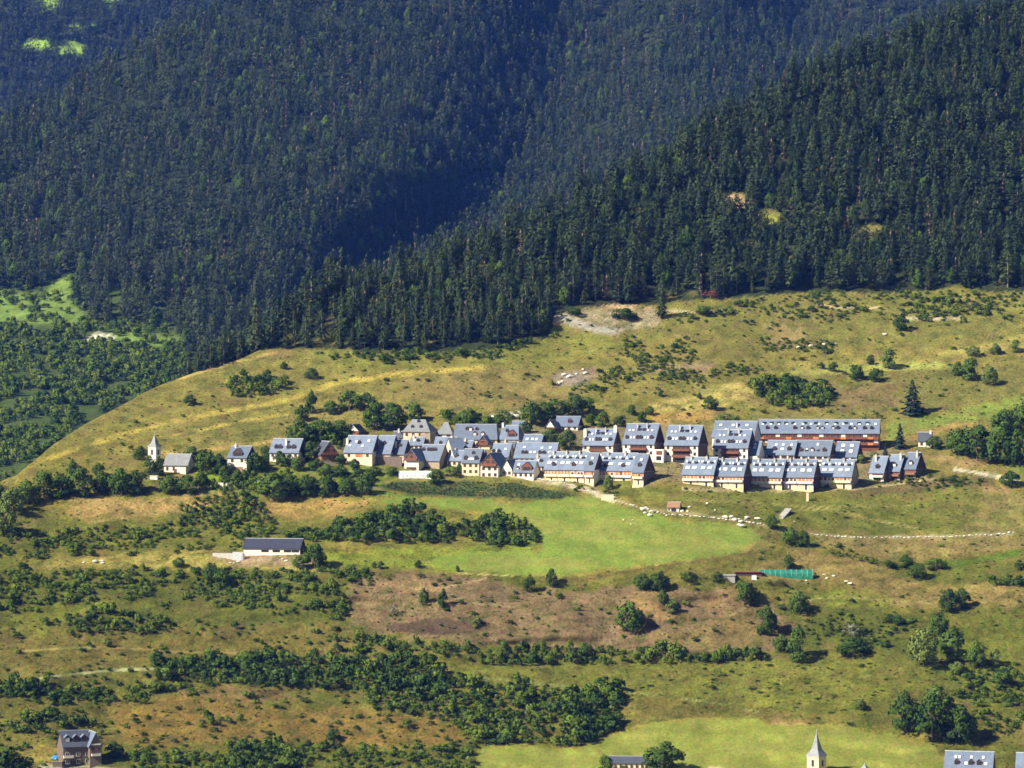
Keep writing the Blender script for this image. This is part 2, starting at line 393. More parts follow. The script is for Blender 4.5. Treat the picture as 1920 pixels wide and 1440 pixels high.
A_PATCH = [  # polygon, colour, feather, strength
 ([(-450, 880), (300, 700), (700, 640), (1300, 560), (1920, 520), (2400, 500), (2400, 800), (1400, 800), (900, 790), (560, 760), (280, 850), (-450, 1000)], (0.215, 0.195, 0.058), 25, 0.75),
 ([(480, 650), (700, 655), (1040, 625), (1240, 630), (1000, 690), (640, 690)], (0.185, 0.205, 0.05), 15, 0.55),
 ([(1250, 600), (1380, 560), (1560, 540), (1920, 530), (1920, 640), (1500, 660)], (0.165, 0.175, 0.05), 18, 0.55),
 ([(1430, 610), (1500, 590), (1520, 640), (1450, 655)], TAN, 14, 0.5),
 ([(800, 680), (1020, 700), (1090, 740), (980, 780), (860, 770), (740, 740)], (0.235, 0.185, 0.085), 22, 0.55),
 ([(1030, 590), (1110, 580), (1240, 586), (1232, 612), (1150, 630), (1050, 607)], (0.36, 0.31, 0.22), 6, 0.85),
 ([(1035, 592), (1060, 590), (1120, 612), (1180, 618), (1150, 629), (1090, 618)], (0.40, 0.39, 0.37), 4, 0.8),
 ([(1085, 570), (1150, 564), (1200, 572), (1225, 580), (1150, 580), (1090, 580)], (0.55, 0.40, 0.28), 5, 0.8),
 ([(1340, 370), (1390, 368), (1410, 380), (1370, 395)], (0.55, 0.40, 0.28), 6, 0.9),
 ([(1420, 395), (1460, 405), (1455, 430), (1430, 420)], (0.30, 0.34, 0.08), 6, 0.9),
 ([(1040, 705), (1080, 692), (1115, 690), (1120, 705), (1080, 725), (1050, 722)], ROCK, 7, 0.85),
 ([(1200, 690), (1340, 680), (1330, 695), (1220, 705)], (0.30, 0.22, 0.15), 8, 0.7),
 ([(1205, 762), (1300, 738), (1392, 716), (1420, 730), (1395, 752), (1340, 770), (1220, 775)], (0.42, 0.36, 0.13), 8, 0.9),
 ([(1210, 772), (1345, 768), (1350, 792), (1230, 792)], (0.40, 0.27, 0.10), 8, 0.9),
 ([(1432, 704), (1480, 694), (1620, 690), (1760, 680), (1790, 688), (1640, 698), (1520, 702)], (0.38, 0.40, 0.12), 5, 0.9),
 ([(1450, 690), (1650, 670), (1920, 630), (1920, 655), (1700, 685)], (0.32, 0.29, 0.09), 12, 0.7),
 ([(1400, 700), (1700, 700), (1920, 680), (1920, 730), (1760, 770), (1560, 770)], (0.15, 0.155, 0.05), 15, 0.6),
 ([(1555, 725), (1690, 720), (1680, 760), (1580, 765)], (0.19, 0.14, 0.075), 14, 0.7),
 ([(1660, 800), (1740, 780), (1920, 745), (1920, 780), (1780, 800), (1700, 815), (1665, 835)], (0.20, 0.265, 0.06), 8, 0.85),
 ([(1690, 820), (1760, 796), (1830, 790), (1830, 800), (1760, 815), (1720, 832)], (0.36, 0.25, 0.10), 6, 0.8),
 ([(1740, 850), (1860, 862), (1880, 876), (1780, 880)], TAN, 8, 0.7),
 ([(1880, 865), (1990, 860), (1990, 900), (1900, 900)], (0.18, 0.22, 0.06), 8, 0.7),
 # below the houses
 ([(1245, 905), (1280, 915), (1600, 925), (1730, 895), (1860, 905), (1840, 935), (1800, 1000), (1600, 1000), (1480, 985), (1300, 960), (1160, 925)], (0.155, 0.165, 0.05), 12, 0.85),
 ([(1600, 912), (1740, 893), (1850, 890), (1870, 908), (1800, 912), (1680, 922), (1600, 928)], (0.15, 0.115, 0.065), 6, 0.85),
 ([(1845, 935), (1990, 915), (1990, 1005), (1800, 1003)], (0.245, 0.22, 0.095), 8, 0.85),
 ([(1840, 910), (1900, 908), (1890, 922), (1845, 925)], TAN, 6, 0.8),
 ([(1395, 1050), (1480, 1036), (1620, 1045), (1720, 1095), (1920, 1085), (1990, 1135), (1700, 1140), (1560, 1095), (1400, 1088)], (0.36, 0.27, 0.13), 14, 0.8),
 ([(1530, 1008), (1920, 1010), (1920, 1030), (1820, 1040), (1700, 1050), (1600, 1035), (1540, 1020)], (0.30, 0.235, 0.12), 10, 0.75),
 ([(1760, 1055), (1920, 1028), (1920, 1038), (1790, 1068)], (0.11, 0.17, 0.035), 5, 0.9),
 ([(1720, 1080), (1800, 1065), (1920, 1050), (1920, 1085), (1760, 1095)], (0.16, 0.17, 0.05), 10, 0.8),
 ([(1460, 1110), (1620, 1105), (1700, 1120), (1660, 1135), (1500, 1130)], YGREEN, 10, 0.7),
 ([(1430, 1040), (1500, 990), (1420, 985), (1400, 1010), (1330, 1045)], (0.27, 0.235, 0.10), 10, 0.7),
 ([(1480, 1170), (1600, 1145), (1720, 1150), (1760, 1200), (1680, 1230), (1500, 1225)], (0.125, 0.14, 0.04), 14, 0.8),
 ([(1700, 1200), (1820, 1150), (1990, 1160), (1990, 1340), (1820, 1330), (1740, 1260)], (0.185, 0.20, 0.055), 18, 0.75),
 ([(840, 1252), (1000, 1244), (1440, 1240), (1700, 1230), (1800, 1300), (1700, 1345), (1500, 1340), (1180, 1298), (1000, 1292), (870, 1272)], (0.225, 0.225, 0.068), 14, 0.85),
 ([(1200, 1300), (1560, 1345), (1500, 1360), (1420, 1350), (1300, 1345), (1180, 1362)], (0.20, 0.165, 0.065), 10, 0.7),
 ([(1440, 1345), (1530, 1352), (1500, 1362), (1440, 1360)], TAN, 6, 0.7),
 ([(1680, 1380), (1760, 1405), (1790, 1430), (1740, 1420)], TAN, 7, 0.8),
 ([(660, 1078), (780, 1070), (900, 1078), (1000, 1105), (1150, 1102), (1300, 1100), (1420, 1112), (1490, 1165), (1450, 1232), (1200, 1218), (950, 1208), (720, 1194), (640, 1160)], (0.275, 0.195, 0.130), 14, 0.92),
 ([(1185, 1110), (1230, 1105), (1240, 1140), (1300, 1150), (1290, 1168), (1210, 1160), (1180, 1130)], (0.40, 0.27, 0.15), 7, 0.85),
 ([(1300, 1110), (1380, 1095), (1395, 1140), (1330, 1155)], (0.36, 0.25, 0.15), 10, 0.7),
 ([(700, 1092), (820, 1085), (840, 1105), (800, 1120), (740, 1105)], (0.40, 0.27, 0.17), 7, 0.75),
 ([(1200, 1190), (1420, 1150), (1430, 1215), (1240, 1215)], (0.28, 0.215, 0.10), 12, 0.6),
 ([(720, 1170), (880, 1155), (940, 1175), (860, 1190), (740, 1188)], (0.10, 0.068, 0.06), 6, 0.75),
 ([(600, 1032), (800, 1022), (985, 1035), (985, 1072), (840, 1075), (740, 1062), (615, 1062)], YGREEN, 10, 0.8),
 ([(140, 930), (270, 938), (420, 912), (450, 918), (400, 945), (300, 968), (170, 985), (130, 960)], (0.36, 0.265, 0.13), 10, 0.85),
 ([(495, 940), (690, 936), (690, 948), (640, 965), (560, 978), (500, 965)], (0.38, 0.27, 0.12), 8, 0.85),
 ([(230, 1038), (330, 1026), (410, 1022), (440, 1045), (600, 1062), (600, 1076), (420, 1078), (280, 1066), (60, 1068), (90, 1052)], (0.40, 0.34, 0.13), 7, 0.9),
 ([(400, 1035), (560, 1040), (600, 1055), (580, 1066), (460, 1062), (400, 1050)], (0.44, 0.33, 0.25), 7, 0.75),
 ([(-450, 1170), (300, 1170), (620, 1165), (700, 1200), (600, 1235), (300, 1235), (-450, 1290)], (0.205, 0.165, 0.065), 16, 0.75),
 ([(-450, 1075), (640, 1070), (640, 1160), (300, 1180), (-450, 1180)], (0.135, 0.145, 0.042), 16, 0.8),
 ([(20, 1160), (80, 1140), (200, 1130), (180, 1150), (70, 1185)], (0.22, 0.23, 0.06), 12, 0.7),
 ([(-450, 940), (140, 980), (420, 960), (640, 980), (620, 1025), (230, 1035), (-450, 1060)], (0.150, 0.155, 0.045), 14, 0.75),
 ([(190, 1320), (430, 1298), (540, 1330), (700, 1335), (880, 1360), (850, 1400), (500, 1402), (230, 1402)], (0.275, 0.185, 0.075), 16, 0.85),
 ([(300, 1290), (520, 1290), (560, 1310), (430, 1320)], (0.25, 0.17, 0.10), 10, 0.7),
 ([(-450, 1300), (200, 1310), (240, 1400), (120, 1440), (-450, 1460)], (0.20, 0.175, 0.062), 16, 0.7),
 ([(20, 1405), (110, 1400), (118, 1425), (60, 1430)], STRAW, 8, 0.7),
 ([(230, 1405), (900, 1405), (880, 1500), (200, 1500)], (0.15, 0.155, 0.045), 16, 0.75),
 # gardens among the houses
 ([(380, 885), (560, 870), (720, 870), (760, 890), (705, 915), (560, 930), (380, 925)], (0.14, 0.19, 0.045), 8, 0.7),
 ([(690, 918), (770, 928), (800, 936), (690, 932)], (0.12, 0.21, 0.04), 6, 0.8),
 ([(740, 895), (860, 885), (960, 895), (1080, 925), (960, 905), (830, 902)], (0.22, 0.22, 0.08), 5, 0.7),
 ([(365, 885), (425, 883), (430, 900), (370, 900)], (0.24, 0.36, 0.05), 5, 0.8),
 ([(600, 830), (960, 800), (1100, 800), (1400, 800), (1660, 830), (1740, 860), (1740, 895), (1600, 912), (1280, 905), (1000, 890), (760, 870), (620, 868)], (0.24, 0.20, 0.13), 8, 0.75),
 ([(990, 1074), (840, 1074), (720, 1058), (612, 1060), (606, 1040), (700, 1030), (800, 1026), (1000, 1028), (1015, 1050)], (0.235, 0.270, 0.066), 10, 0.93),
 ([(690, 934), (800, 942), (930, 958), (1010, 1000), (1000, 1035), (900, 1032), (860, 1020), (1000, 1010), (930, 962), (800, 950)], (0.21, 0.25, 0.06), 8, 0.8),
 (CROPS, CROP, 5, 0.95),
 (MEADOW, GREEN, 9, 0.97),
 (HAY, (0.208, 0.235, 0.070), 9, 0.95),
]
A_LINES = [  # polyline, half width in pixels, colour, strength
 ([(-60, 920), (60, 872), (160, 836), (300, 795), (420, 772), (530, 752), (640, 715), (800, 695), (900, 690)], 5, (0.44, 0.37, 0.10), 0.8),
 ([(300, 820), (380, 806), (470, 786), (540, 776)], 3, (0.44, 0.37, 0.11), 0.8),
 ([(330, 712), (420, 684), (520, 660)], 3, (0.46, 0.36, 0.14), 0.8),
 ([(300, 850), (380, 845), (480, 832), (520, 825)], 4, (0.42, 0.31, 0.12), 0.7),
 ([(960, 892), (1050, 906), (1100, 918), (1150, 936)], 5, (0.66, 0.58, 0.44), 0.95),
 ([(1150, 936), (1205, 954), (1290, 962), (1380, 975), (1450, 988)], 3, (0.40, 0.34, 0.22), 0.8),
 ([(1515, 1000), (1600, 1008), (1760, 1006), (1900, 1000)], 3, (0.40, 0.36, 0.26), 0.6),
 ([(1790, 880), (1830, 886), (1870, 893), (1920, 905)], 3, (0.66, 0.62, 0.52), 0.9),
 ([(1600, 916), (1680, 907), (1760, 895)], 2, (0.55, 0.45, 0.28), 0.8),
 ([(1280, 917), (1420, 920), (1600, 916)], 3, (0.48, 0.40, 0.28), 0.7),
 ([(1500, 955), (1560, 955), (1640, 975), (1720, 990)], 1.6, (0.36, 0.32, 0.14), 0.8),
 ([(1290, 938), (1420, 942), (1500, 950), (1720, 948)], 1.4, (0.34, 0.31, 0.13), 0.7),
 ([(985, 1092), (1100, 1086), (1230, 1062), (1380, 1042), (1440, 1032)], 2, (0.18, 0.125, 0.075), 0.7),
 ([(1480, 1128), (1580, 1118), (1680, 1128), (1760, 1130)], 1.6, (0.42, 0.36, 0.18), 0.8),
 ([(1300, 1172), (1380, 1150), (1400, 1138)], 1.6, (0.42, 0.34, 0.18), 0.7),
 ([(30, 1222), (110, 1216), (190, 1214)], 2.2, (0.46, 0.40, 0.18), 0.9),
 ([(190, 1214), (250, 1216), (330, 1222), (480, 1225)], 1.5, (0.40, 0.31, 0.16), 0.8),
 ([(75, 1272), (140, 1264), (215, 1256), (290, 1254)], 2.4, (0.58, 0.58, 0.36), 0.95),
 ([(850, 1270), (960, 1275), (1100, 1292), (1250, 1305), (1350, 1320), (1420, 1335)], 2, (0.36, 0.38, 0.17), 0.7),
 ([(1000, 992), (1060, 986), (1125, 990)], 2.2, (0.17, 0.165, 0.06), 0.6),
 ([(1120, 1000), (1200, 1012), (1330, 1010)], 1.5, (0.22, 0.25, 0.075), 0.5),
 ([(1020, 1050), (1120, 1040), (1260, 1030)], 1.5, (0.22, 0.26, 0.075), 0.5),
 ([(1000, 950), (1100, 962), (1240, 990)], 1.6, (0.215, 0.25, 0.07), 0.5),
 ([(860, 1075), (960, 1080)], 1.5, (0.46, 0.40, 0.2), 0.7),
 ([(840, 1100), (910, 1085)], 2.5, (0.52, 0.40, 0.26), 0.8),
 ([(840, 1115), (880, 1130), (960, 1138)], 1.8, (0.48, 0.38, 0.24), 0.7),
 ([(1250, 582), (1300, 585), (1350, 584)], 2, (0.60, 0.52, 0.36), 0.9),
 ([(1535, 570), (1570, 578), (1650, 577)], 1.8, (0.58, 0.48, 0.30), 0.9),
 ([(1690, 596), (1740, 598), (1800, 597)], 3, (0.56, 0.48, 0.34), 0.9),
 ([(920, 780), (980, 772)], 3, (0.60, 0.56, 0.50), 0.9),
 ([(80, 1436), (180, 1442), (300, 1450)], 5, (0.55, 0.50, 0.40), 0.9),
 ([(1330, 1440), (1460, 1455)], 4, (0.55, 0.45, 0.30), 0.8),
 ([(1540, 690), (1640, 686), (1760, 682)], 3, (0.36, 0.42, 0.13), 0.6),
 ([(1300, 945), (1360, 952), (1440, 970)], 2, (0.10, 0.11, 0.035), 0.6),
]

def cover_a(px, row):
    n1 = fbm(px / 60, row / 26, 41, 4)
    n2 = fbm(px / 14, row / 6, 43, 3)
    k = sstep(0.35, 0.65, 0.6 * n1 + 0.4 * n2)[:, None]
    c = np.array(OLIVE) * (1 - k) + np.array(DRY) * k
    wob = (fbm(px / 26, row / 14, 47, 3) - 0.5)
    for poly, col, fe, st in A_PATCH:
        P = np.asarray(poly)
        sel = np.where((px > P[:, 0].min() - 40) & (px < P[:, 0].max() + 40) & (row > P[:, 1].min() - 40) & (row < P[:, 1].max() + 40))[0]
        if not len(sel):
            continue
        d = poly_sd(px[sel], row[sel], poly) + wob[sel] * fe * 2.6
        w = sstep(-fe * 0.5, fe * 0.5, d) * st
        w = (w * (0.78 + 0.44 * n2[sel])).clip(0, 1) if st < 0.94 else w
        c[sel] = c[sel] * (1 - w[:, None]) + np.array(col) * w[:, None]
    for pts, hw, col, st in A_LINES:
        P = np.asarray(pts)
        sel = np.where((px > P[:, 0].min() - 20) & (px < P[:, 0].max() + 20) & (row > P[:, 1].min() - 20) & (row < P[:, 1].max() + 20))[0]
        if not len(sel):
            continue
        d = line_d(px[sel], row[sel], pts) - wob[sel] * hw * 1.4
        w = sstep(hw * 1.35, hw * 0.55, d) * st
        c[sel] = c[sel] * (1 - w[:, None]) + np.array(col) * w[:, None]
    mm = sstep(0, 14, np.maximum(poly_sd(px, row, MEADOW), poly_sd(px, row, HAY))) * sstep(0.42, 0.62, fbm(px / 60, row / 16, 49, 5)) * 0.75
    c = c * (1 - mm[:, None]) + np.array((0.235, 0.250, 0.085)) * mm[:, None]
    # small bare and scrubby patches
    p = fbm(px / 30, row / 9, 51, 4)
    w = sstep(0.60, 0.70, p) * 0.5
    inm = poly_sd(px, row, MEADOW) > -3
    inh = poly_sd(px, row, HAY) > -3
    w = np.where(inm | inh, 0, w)
    c = c * (1 - w[:, None]) + np.array((0.20, 0.145, 0.075)) * w[:, None]
    p = fbm(px / 24, row / 8, 57, 4)
    w = sstep(0.58, 0.70, p) * 0.55
    w = np.where(inm | inh, 0, w)
    c = c * (1 - w[:, None]) + np.array(SCRUB) * w[:, None]
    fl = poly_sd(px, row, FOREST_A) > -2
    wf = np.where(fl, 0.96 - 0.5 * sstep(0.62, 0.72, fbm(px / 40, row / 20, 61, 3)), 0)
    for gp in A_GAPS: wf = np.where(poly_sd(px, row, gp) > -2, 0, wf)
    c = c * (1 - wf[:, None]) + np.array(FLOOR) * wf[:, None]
    lum = c.mean(1)[:, None]
    c = np.clip(lum + (c - lum) * np.interp(row, [800, 950], [1.10, 1.22])[:, None], 0.006, 1) * 0.90
    low = np.interp(row, [880, 960, 1090, 1500], [1.0, 0.90, 0.70, 0.66])[:, None]   # lusher, darker sward low on the slope
    low = np.where((inm | inh)[:, None], 1.0, low)
    c = c * low * (1 - (1 - low) * np.array((0.12, -0.10, 0.10)))
    return c

FOREST_EDGE = [(330, 705), (420, 668), (470, 650), (540, 652), (620, 652), (700, 662), (790, 660), (860, 658), (960, 648), (1030, 632), (1038, 590), (1090, 576),
               (1150, 568), (1240, 570), (1300, 560), (1400, 556), (1480, 548), (1560, 545), (1640, 548), (1720, 545), (1790, 536), (1850, 545), (1930, 545), (2060, 540), (2420, 520)]
FOREST_A = FOREST_EDGE + [(2420, -420), (1300, -420), (600, 200), (330, 500)]

# ---- near valley side as one grid, cut into the pieces of the setting
cols = np.arange(-430, 2351, 5.0)
NT = 400
tt = np.linspace(0, 1, NT)
ridge = np.interp(cols, RIDGE_PX, RIDGE_ROW) + 7 * (fbm(cols / 60, cols * 0, 71, 3) - 0.5)
PX = np.repeat(cols[None, :], NT, 0)
ROW = 1500 + (ridge[None, :] - 1500) * tt[:, None]
pxf, rowf = PX.ravel(), ROW.ravel()
X, Y, Z = surf_a(pxf, rowf)
coverc = cover_a(pxf, rowf)
nc = len(cols)
X = X.reshape(NT, nc); Y = Y.reshape(NT, nc); Z = Z.reshape(NT, nc)
coverc = coverc.reshape(NT, nc, 3)
pre = [(-60, -1.6), (3, -1.8), (20, -12), (120, -50), (350, -130), (650, -190), (900, -195), (1100, -172)]
post = [(5, -0.3), (20, -2), (50, -9), (130, -70), (300, -195)]
Xs = [np.interp(np.full(nc, 0.0), [0, 1], [0, 1]) + (cols - 960) / F * max(y, 700) for y, z in pre] + list(X) + [X[-1] * (1 + d / Y[-1]) for d, z in post]
Ys = [np.full(nc, float(y)) for y, z in pre] + list(Y) + [Y[-1] + d for d, z in post]
Zs = [np.full(nc, float(z)) for y, z in pre] + list(Z) + [Z[-1] + z for d, z in post]
Cs = [np.tile(np.array(OLIVE), (nc, 1)) for _ in pre] + list(coverc) + [np.tile(np.array((0.10, 0.11, 0.04)), (nc, 1)) for _ in post]
V = np.stack([np.array(Xs), np.array(Ys), np.array(Zs)], -1)
CV = np.array(Cs)
NR = V.shape[0]
V = V.reshape(-1, 3); CV = CV.reshape(-1, 3)
npre = len(pre)
PXg = np.zeros((NR, nc)); ROWg = np.full((NR, nc), 2000.0)
PXg[npre:npre + NT] = PX; ROWg[npre:npre + NT] = ROW
ROWg[npre + NT:] = -2000

def grid_faces(nr, ncol):
    i = np.arange(nr - 1)[:, None] * ncol + np.arange(ncol - 1)[None, :]
    return np.stack([i, i + 1, i + 1 + ncol, i + ncol], -1).reshape(-1, 4)

def sub_mesh(name, V, faces, CV, mat):
    used = np.unique(faces)
    remap = np.full(len(V), -1, dtype=np.int64); remap[used] = np.arange(len(used))
    f = remap[faces]
    m = bpy.data.meshes.new(name)
    m.vertices.add(len(used)); m.vertices.foreach_set("co", V[used].astype(np.float32).ravel())
    m.loops.add(f.size); m.loops.foreach_set("vertex_index", f.astype(np.int32).ravel())
    m.polygons.add(len(f)); m.polygons.foreach_set("loop_start", np.arange(0, f.size, 4, dtype=np.int32))
    m.polygons.foreach_set("use_smooth", np.ones(len(f), dtype=bool))
    m.update(calc_edges=True)
    at = m.attributes.new("cover", 'FLOAT_COLOR', 'POINT')
    at.data.foreach_set("color", np.concatenate([CV[used], np.ones((len(used), 1))], 1).astype(np.float32).ravel())
    m.materials.append(mat)
    m.validate()
    return m

GF = grid_faces(NR, nc)
fpx = PXg.ravel()[GF].mean(1); frow = ROWg.ravel()[GF].mean(1)
wobf = (fbm(fpx / 26, frow / 14, 47, 3) - 0.5) * 12
reg = np.zeros(len(GF), dtype=int)
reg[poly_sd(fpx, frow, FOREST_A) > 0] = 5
for k, poly in ((1, MEADOW), (2, CROPS), (3, HAY)):
    reg[poly_sd(fpx, frow, poly) + wobf > 0] = k
for i in (4, 5, 6, 7, 15, 16, 17, 26, 27, 28, 30, 31):
    pts, hw = A_LINES[i][0], A_LINES[i][1]
    reg[line_d(fpx, frow, pts) < hw] = 4
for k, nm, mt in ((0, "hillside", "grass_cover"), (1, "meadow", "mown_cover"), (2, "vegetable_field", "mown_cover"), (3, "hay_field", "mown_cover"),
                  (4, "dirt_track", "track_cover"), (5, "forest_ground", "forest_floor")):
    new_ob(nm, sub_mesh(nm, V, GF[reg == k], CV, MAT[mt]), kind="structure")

# ---- the mountain behind the ravine and the far one
def far_layer(name, surf, cols, ridge_px, ridge_row, bottom, nt_, post, colfn):
    ridge = np.interp(cols, ridge_px, ridge_row) + 12 * (fbm(cols / 70, cols * 0, 73, 3) - 0.5)
    t_ = np.linspace(0, 1, nt_)
    PX = np.repeat(cols[None, :], nt_, 0)
    ROW = bottom + (ridge[None, :] - bottom) * t_[:, None]
    X, Y, Z = surf(PX.ravel(), ROW.ravel())
    c = colfn(PX.ravel(), ROW.ravel())
    n = len(cols)
    Vv = np.stack([X, Y, Z], -1).reshape(nt_, n, 3)
    last = Vv[-1]
    ex = []
    for d, z in post:
        e = last.copy(); e[:, 0] *= (1 + d / e[:, 1]); e[:, 1] += d; e[:, 2] += z
        ex.append(e)
    Vv = np.concatenate([Vv] + [e[None] for e in ex], 0)
    cc = np.concatenate([c, np.tile(c[-n:], (len(post), 1))], 0)
    return new_ob(name, sub_mesh(name, Vv.reshape(-1, 3), grid_faces(nt_ + len(post), n), cc, MAT["forest_floor"]), kind="structure")

B_CLEAR = [  # open ground in the side valley
 [(-200, 560), (20, 545), (62, 552), (66, 580), (60, 600), (-200, 620)],
 [(70, 560), (100, 530), (128, 512), (134, 555), (120, 565), (160, 590), (150, 612), (100, 610), (60, 612), (40, 600), (70, 590)],
 [(205, 620), (260, 618), (330, 632), (350, 640), (300, 652), (215, 650)],
 [(190, 530), (205, 528), (203, 545), (192, 548)],
]
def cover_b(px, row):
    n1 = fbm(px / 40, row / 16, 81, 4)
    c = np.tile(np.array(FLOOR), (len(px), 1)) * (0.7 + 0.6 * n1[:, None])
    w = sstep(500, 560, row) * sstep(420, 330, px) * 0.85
    c = c * (1 - w[:, None]) + np.array((0.068, 0.102, 0.026)) * w[:, None]
    for i, poly in enumerate(B_CLEAR):
        d = poly_sd(px, row, poly) + (n1 - 0.5) * 18
        w = sstep(-6, 6, d) * 0.92
        c = c * (1 - w[:, None]) + np.array((0.160, 0.245, 0.052)) * (w * (0.55 + 0.9 * fbm(px / 16, row / 5, 83, 4)))[:, None]
    d = poly_sd(px, row, [(152, 640), (168, 628), (185, 622), (208, 628), (212, 634), (180, 642)]) + (n1 - 0.5) * 8
    w = sstep(-2, 3, d)
    c = c * (1 - w[:, None]) + np.array((0.70, 0.66, 0.58)) * w[:, None]
    return c
C_CLEAR = [[(34, 94), (56, 74), (88, 76), (96, 90), (70, 96)], [(98, 88), (140, 78), (158, 90), (146, 106), (108, 104)], [(60, -10), (110, -6), (115, 8), (80, 18)],
           [(136, 50), (180, 46), (182, 56), (142, 56)], [(195, -6), (225, -8), (220, 6), (198, 6)], [(138, 0), (155, 4), (150, 16), (140, 14)], [(82, 16), (110, 10), (112, 18), (84, 22)]]
def cover_c(px, row):
    n1 = fbm(px / 30, row / 14, 91, 4)
    c = np.tile(np.array(FLOOR), (len(px), 1)) * (0.7 + 0.6 * n1[:, None])
    for poly in C_CLEAR:
        w = sstep(-4, 4, poly_sd(px, row, poly) + (n1 - 0.5) * 10)
        c = c * (1 - w[:, None]) + np.array((0.26, 0.42, 0.06)) * w[:, None]
    return c
BR_PX = [-700, -200, 0, 60, 130, 200, 330, 420, 700, 1100, 1400, 2620]
BR_ROW = [560, 330, 222, 204, 172, 120, 45, 5, -130, -220, -260, -280]
far_layer("mountain", surf_b, np.arange(-700, 2621, 12.0), BR_PX, BR_ROW, 1100, 170, [(15, -2), (60, -30), (200, -140), (420, -330)], cover_b)
far_layer("far_mountain", surf_c, np.arange(-600, 2521, 16.0), [-600, 2520], [-310, -310], 600, 90, [(60, 0)], cover_c)

# ------------------------------------------------------------------ vegetation prototypes
def conifer_crown(seed, h, r, shape, mat, n=430, lo=0.10):
    g = np.random.default_rng(seed)
    vs, fs, nr = [], [], []
    lean = g.normal(0, 0.012, 2)
    for k in range(n):
        while True:
            t = g.random()
            if shape == 'spruce':
                R = (1 - t) ** 0.85 * (0.80 + 0.20 * math.sin(t * 38 + seed))
            elif shape == 'column':
                R = min(1.0, 1.9 * (1 - t) ** 0.75) * (0.62 + 0.10 * math.sin(t * 22 + seed))
            else:                                            # pine: full rounded head
                R = math.sqrt(max(0, 1 - (2 * t - 0.86) ** 2 / 1.32)) * (0.86 + 0.14 * math.sin(t * 17 + seed * 3))
            if g.random() < R + 0.07:
                break
        z = h * (lo + (1 - lo) * t)
        a = g.random() * 2 * math.pi
        lob = 1 + 0.20 * math.sin(a * 3 + seed + t * 5) + 0.12 * math.sin(a * 5 + 2 * seed - t * 9)
        rr = r * R * lob * (0.45 + 0.55 * math.sqrt(g.random())) + 0.08
        ln = (0.055 + 0.05 * g.random()) * h * (0.65 + 0.5 * (1 - t))
        w = ln * (0.45 + 0.35 * g.random())
        dr = g.uniform(0.15, 1.1)
        d = np.array([math.cos(a), math.sin(a), -dr]); d /= np.linalg.norm(d)
        s = np.array([-math.sin(a), math.cos(a), g.normal(0, 0.35)])
        c = np.array([math.cos(a) * rr + lean[0] * z, math.sin(a) * rr + lean[1] * z, z])
        p0 = c - d * ln * 0.55; p1 = c + s * w * 0.5 + d * ln * 0.05; p2 = c + d * ln * 0.5; p3 = c - s * w * 0.5 + d * ln * 0.05
        i = len(vs)
        vs += [p0, p1, p2, p3]; fs.append((i, i + 1, i + 2, i + 3))
        nn = np.array([math.cos(a), math.sin(a), 0.42]) + g.normal(0, 0.22, 3)
        nr += [nn] * 4
    # leader
    i = len(vs)
    top = np.array([lean[0] * h, lean[1] * h, h * 1.03])
    for a in (0, 2.1, 4.2):
        vs.append(np.array([math.cos(a) * 0.05 * h, math.sin(a) * 0.05 * h, h * 0.90]))
    vs.append(top)
    nr += [np.array([math.cos(a), math.sin(a), 0.5]) for a in (0, 2.1, 4.2)] + [np.array([0, 0, 1.0])]
    fs += [(i, i + 1, i + 3), (i + 1, i + 2, i + 3), (i + 2, i, i + 3)]
    return leaf_mesh("conifer_crown", vs, fs, nr, mat)

def trunk_mesh(name, h, r, mat, limbs=0, seed=1):
    g = random.Random(seed)
    vs, fs = [], []
    def tube(p, q, r0, r1, n=6):
        p = np.array(p, float); q = np.array(q, float)
        d = (q - p) / np.linalg.norm(q - p)
        u = np.cross(d, (0.3, 0.9, 0.2)); u /= np.linalg.norm(u); v = np.cross(d, u)
        i = len(vs)
        for c, rr in ((p, r0), (q, r1)):
            for k in range(n):
                a = 2 * math.pi * k / n
                vs.append(c + (u * math.cos(a) + v * math.sin(a)) * rr)
        for k in range(n):
            fs.append((i + k, i + (k + 1) % n, i + n + (k + 1) % n, i + n + k))
    tube((0, 0, -0.8), (0.0, 0.0, h * 0.5), r, r * 0.7)
    tube((0, 0, h * 0.5), (0.05 * h * g.uniform(-.5, .5), 0.02, h), r * 0.7, r * 0.15)
    for k in range(limbs):
        a = k * 2.4 + g.random(); z = h * g.uniform(0.35, 0.7)
        tube((0, 0, z), (math.cos(a) * h * 0.3, math.sin(a) * h * 0.3, z + h * 0.28), r * 0.45, r * 0.12, 5)
    return mesh(name, vs, fs, [mat])

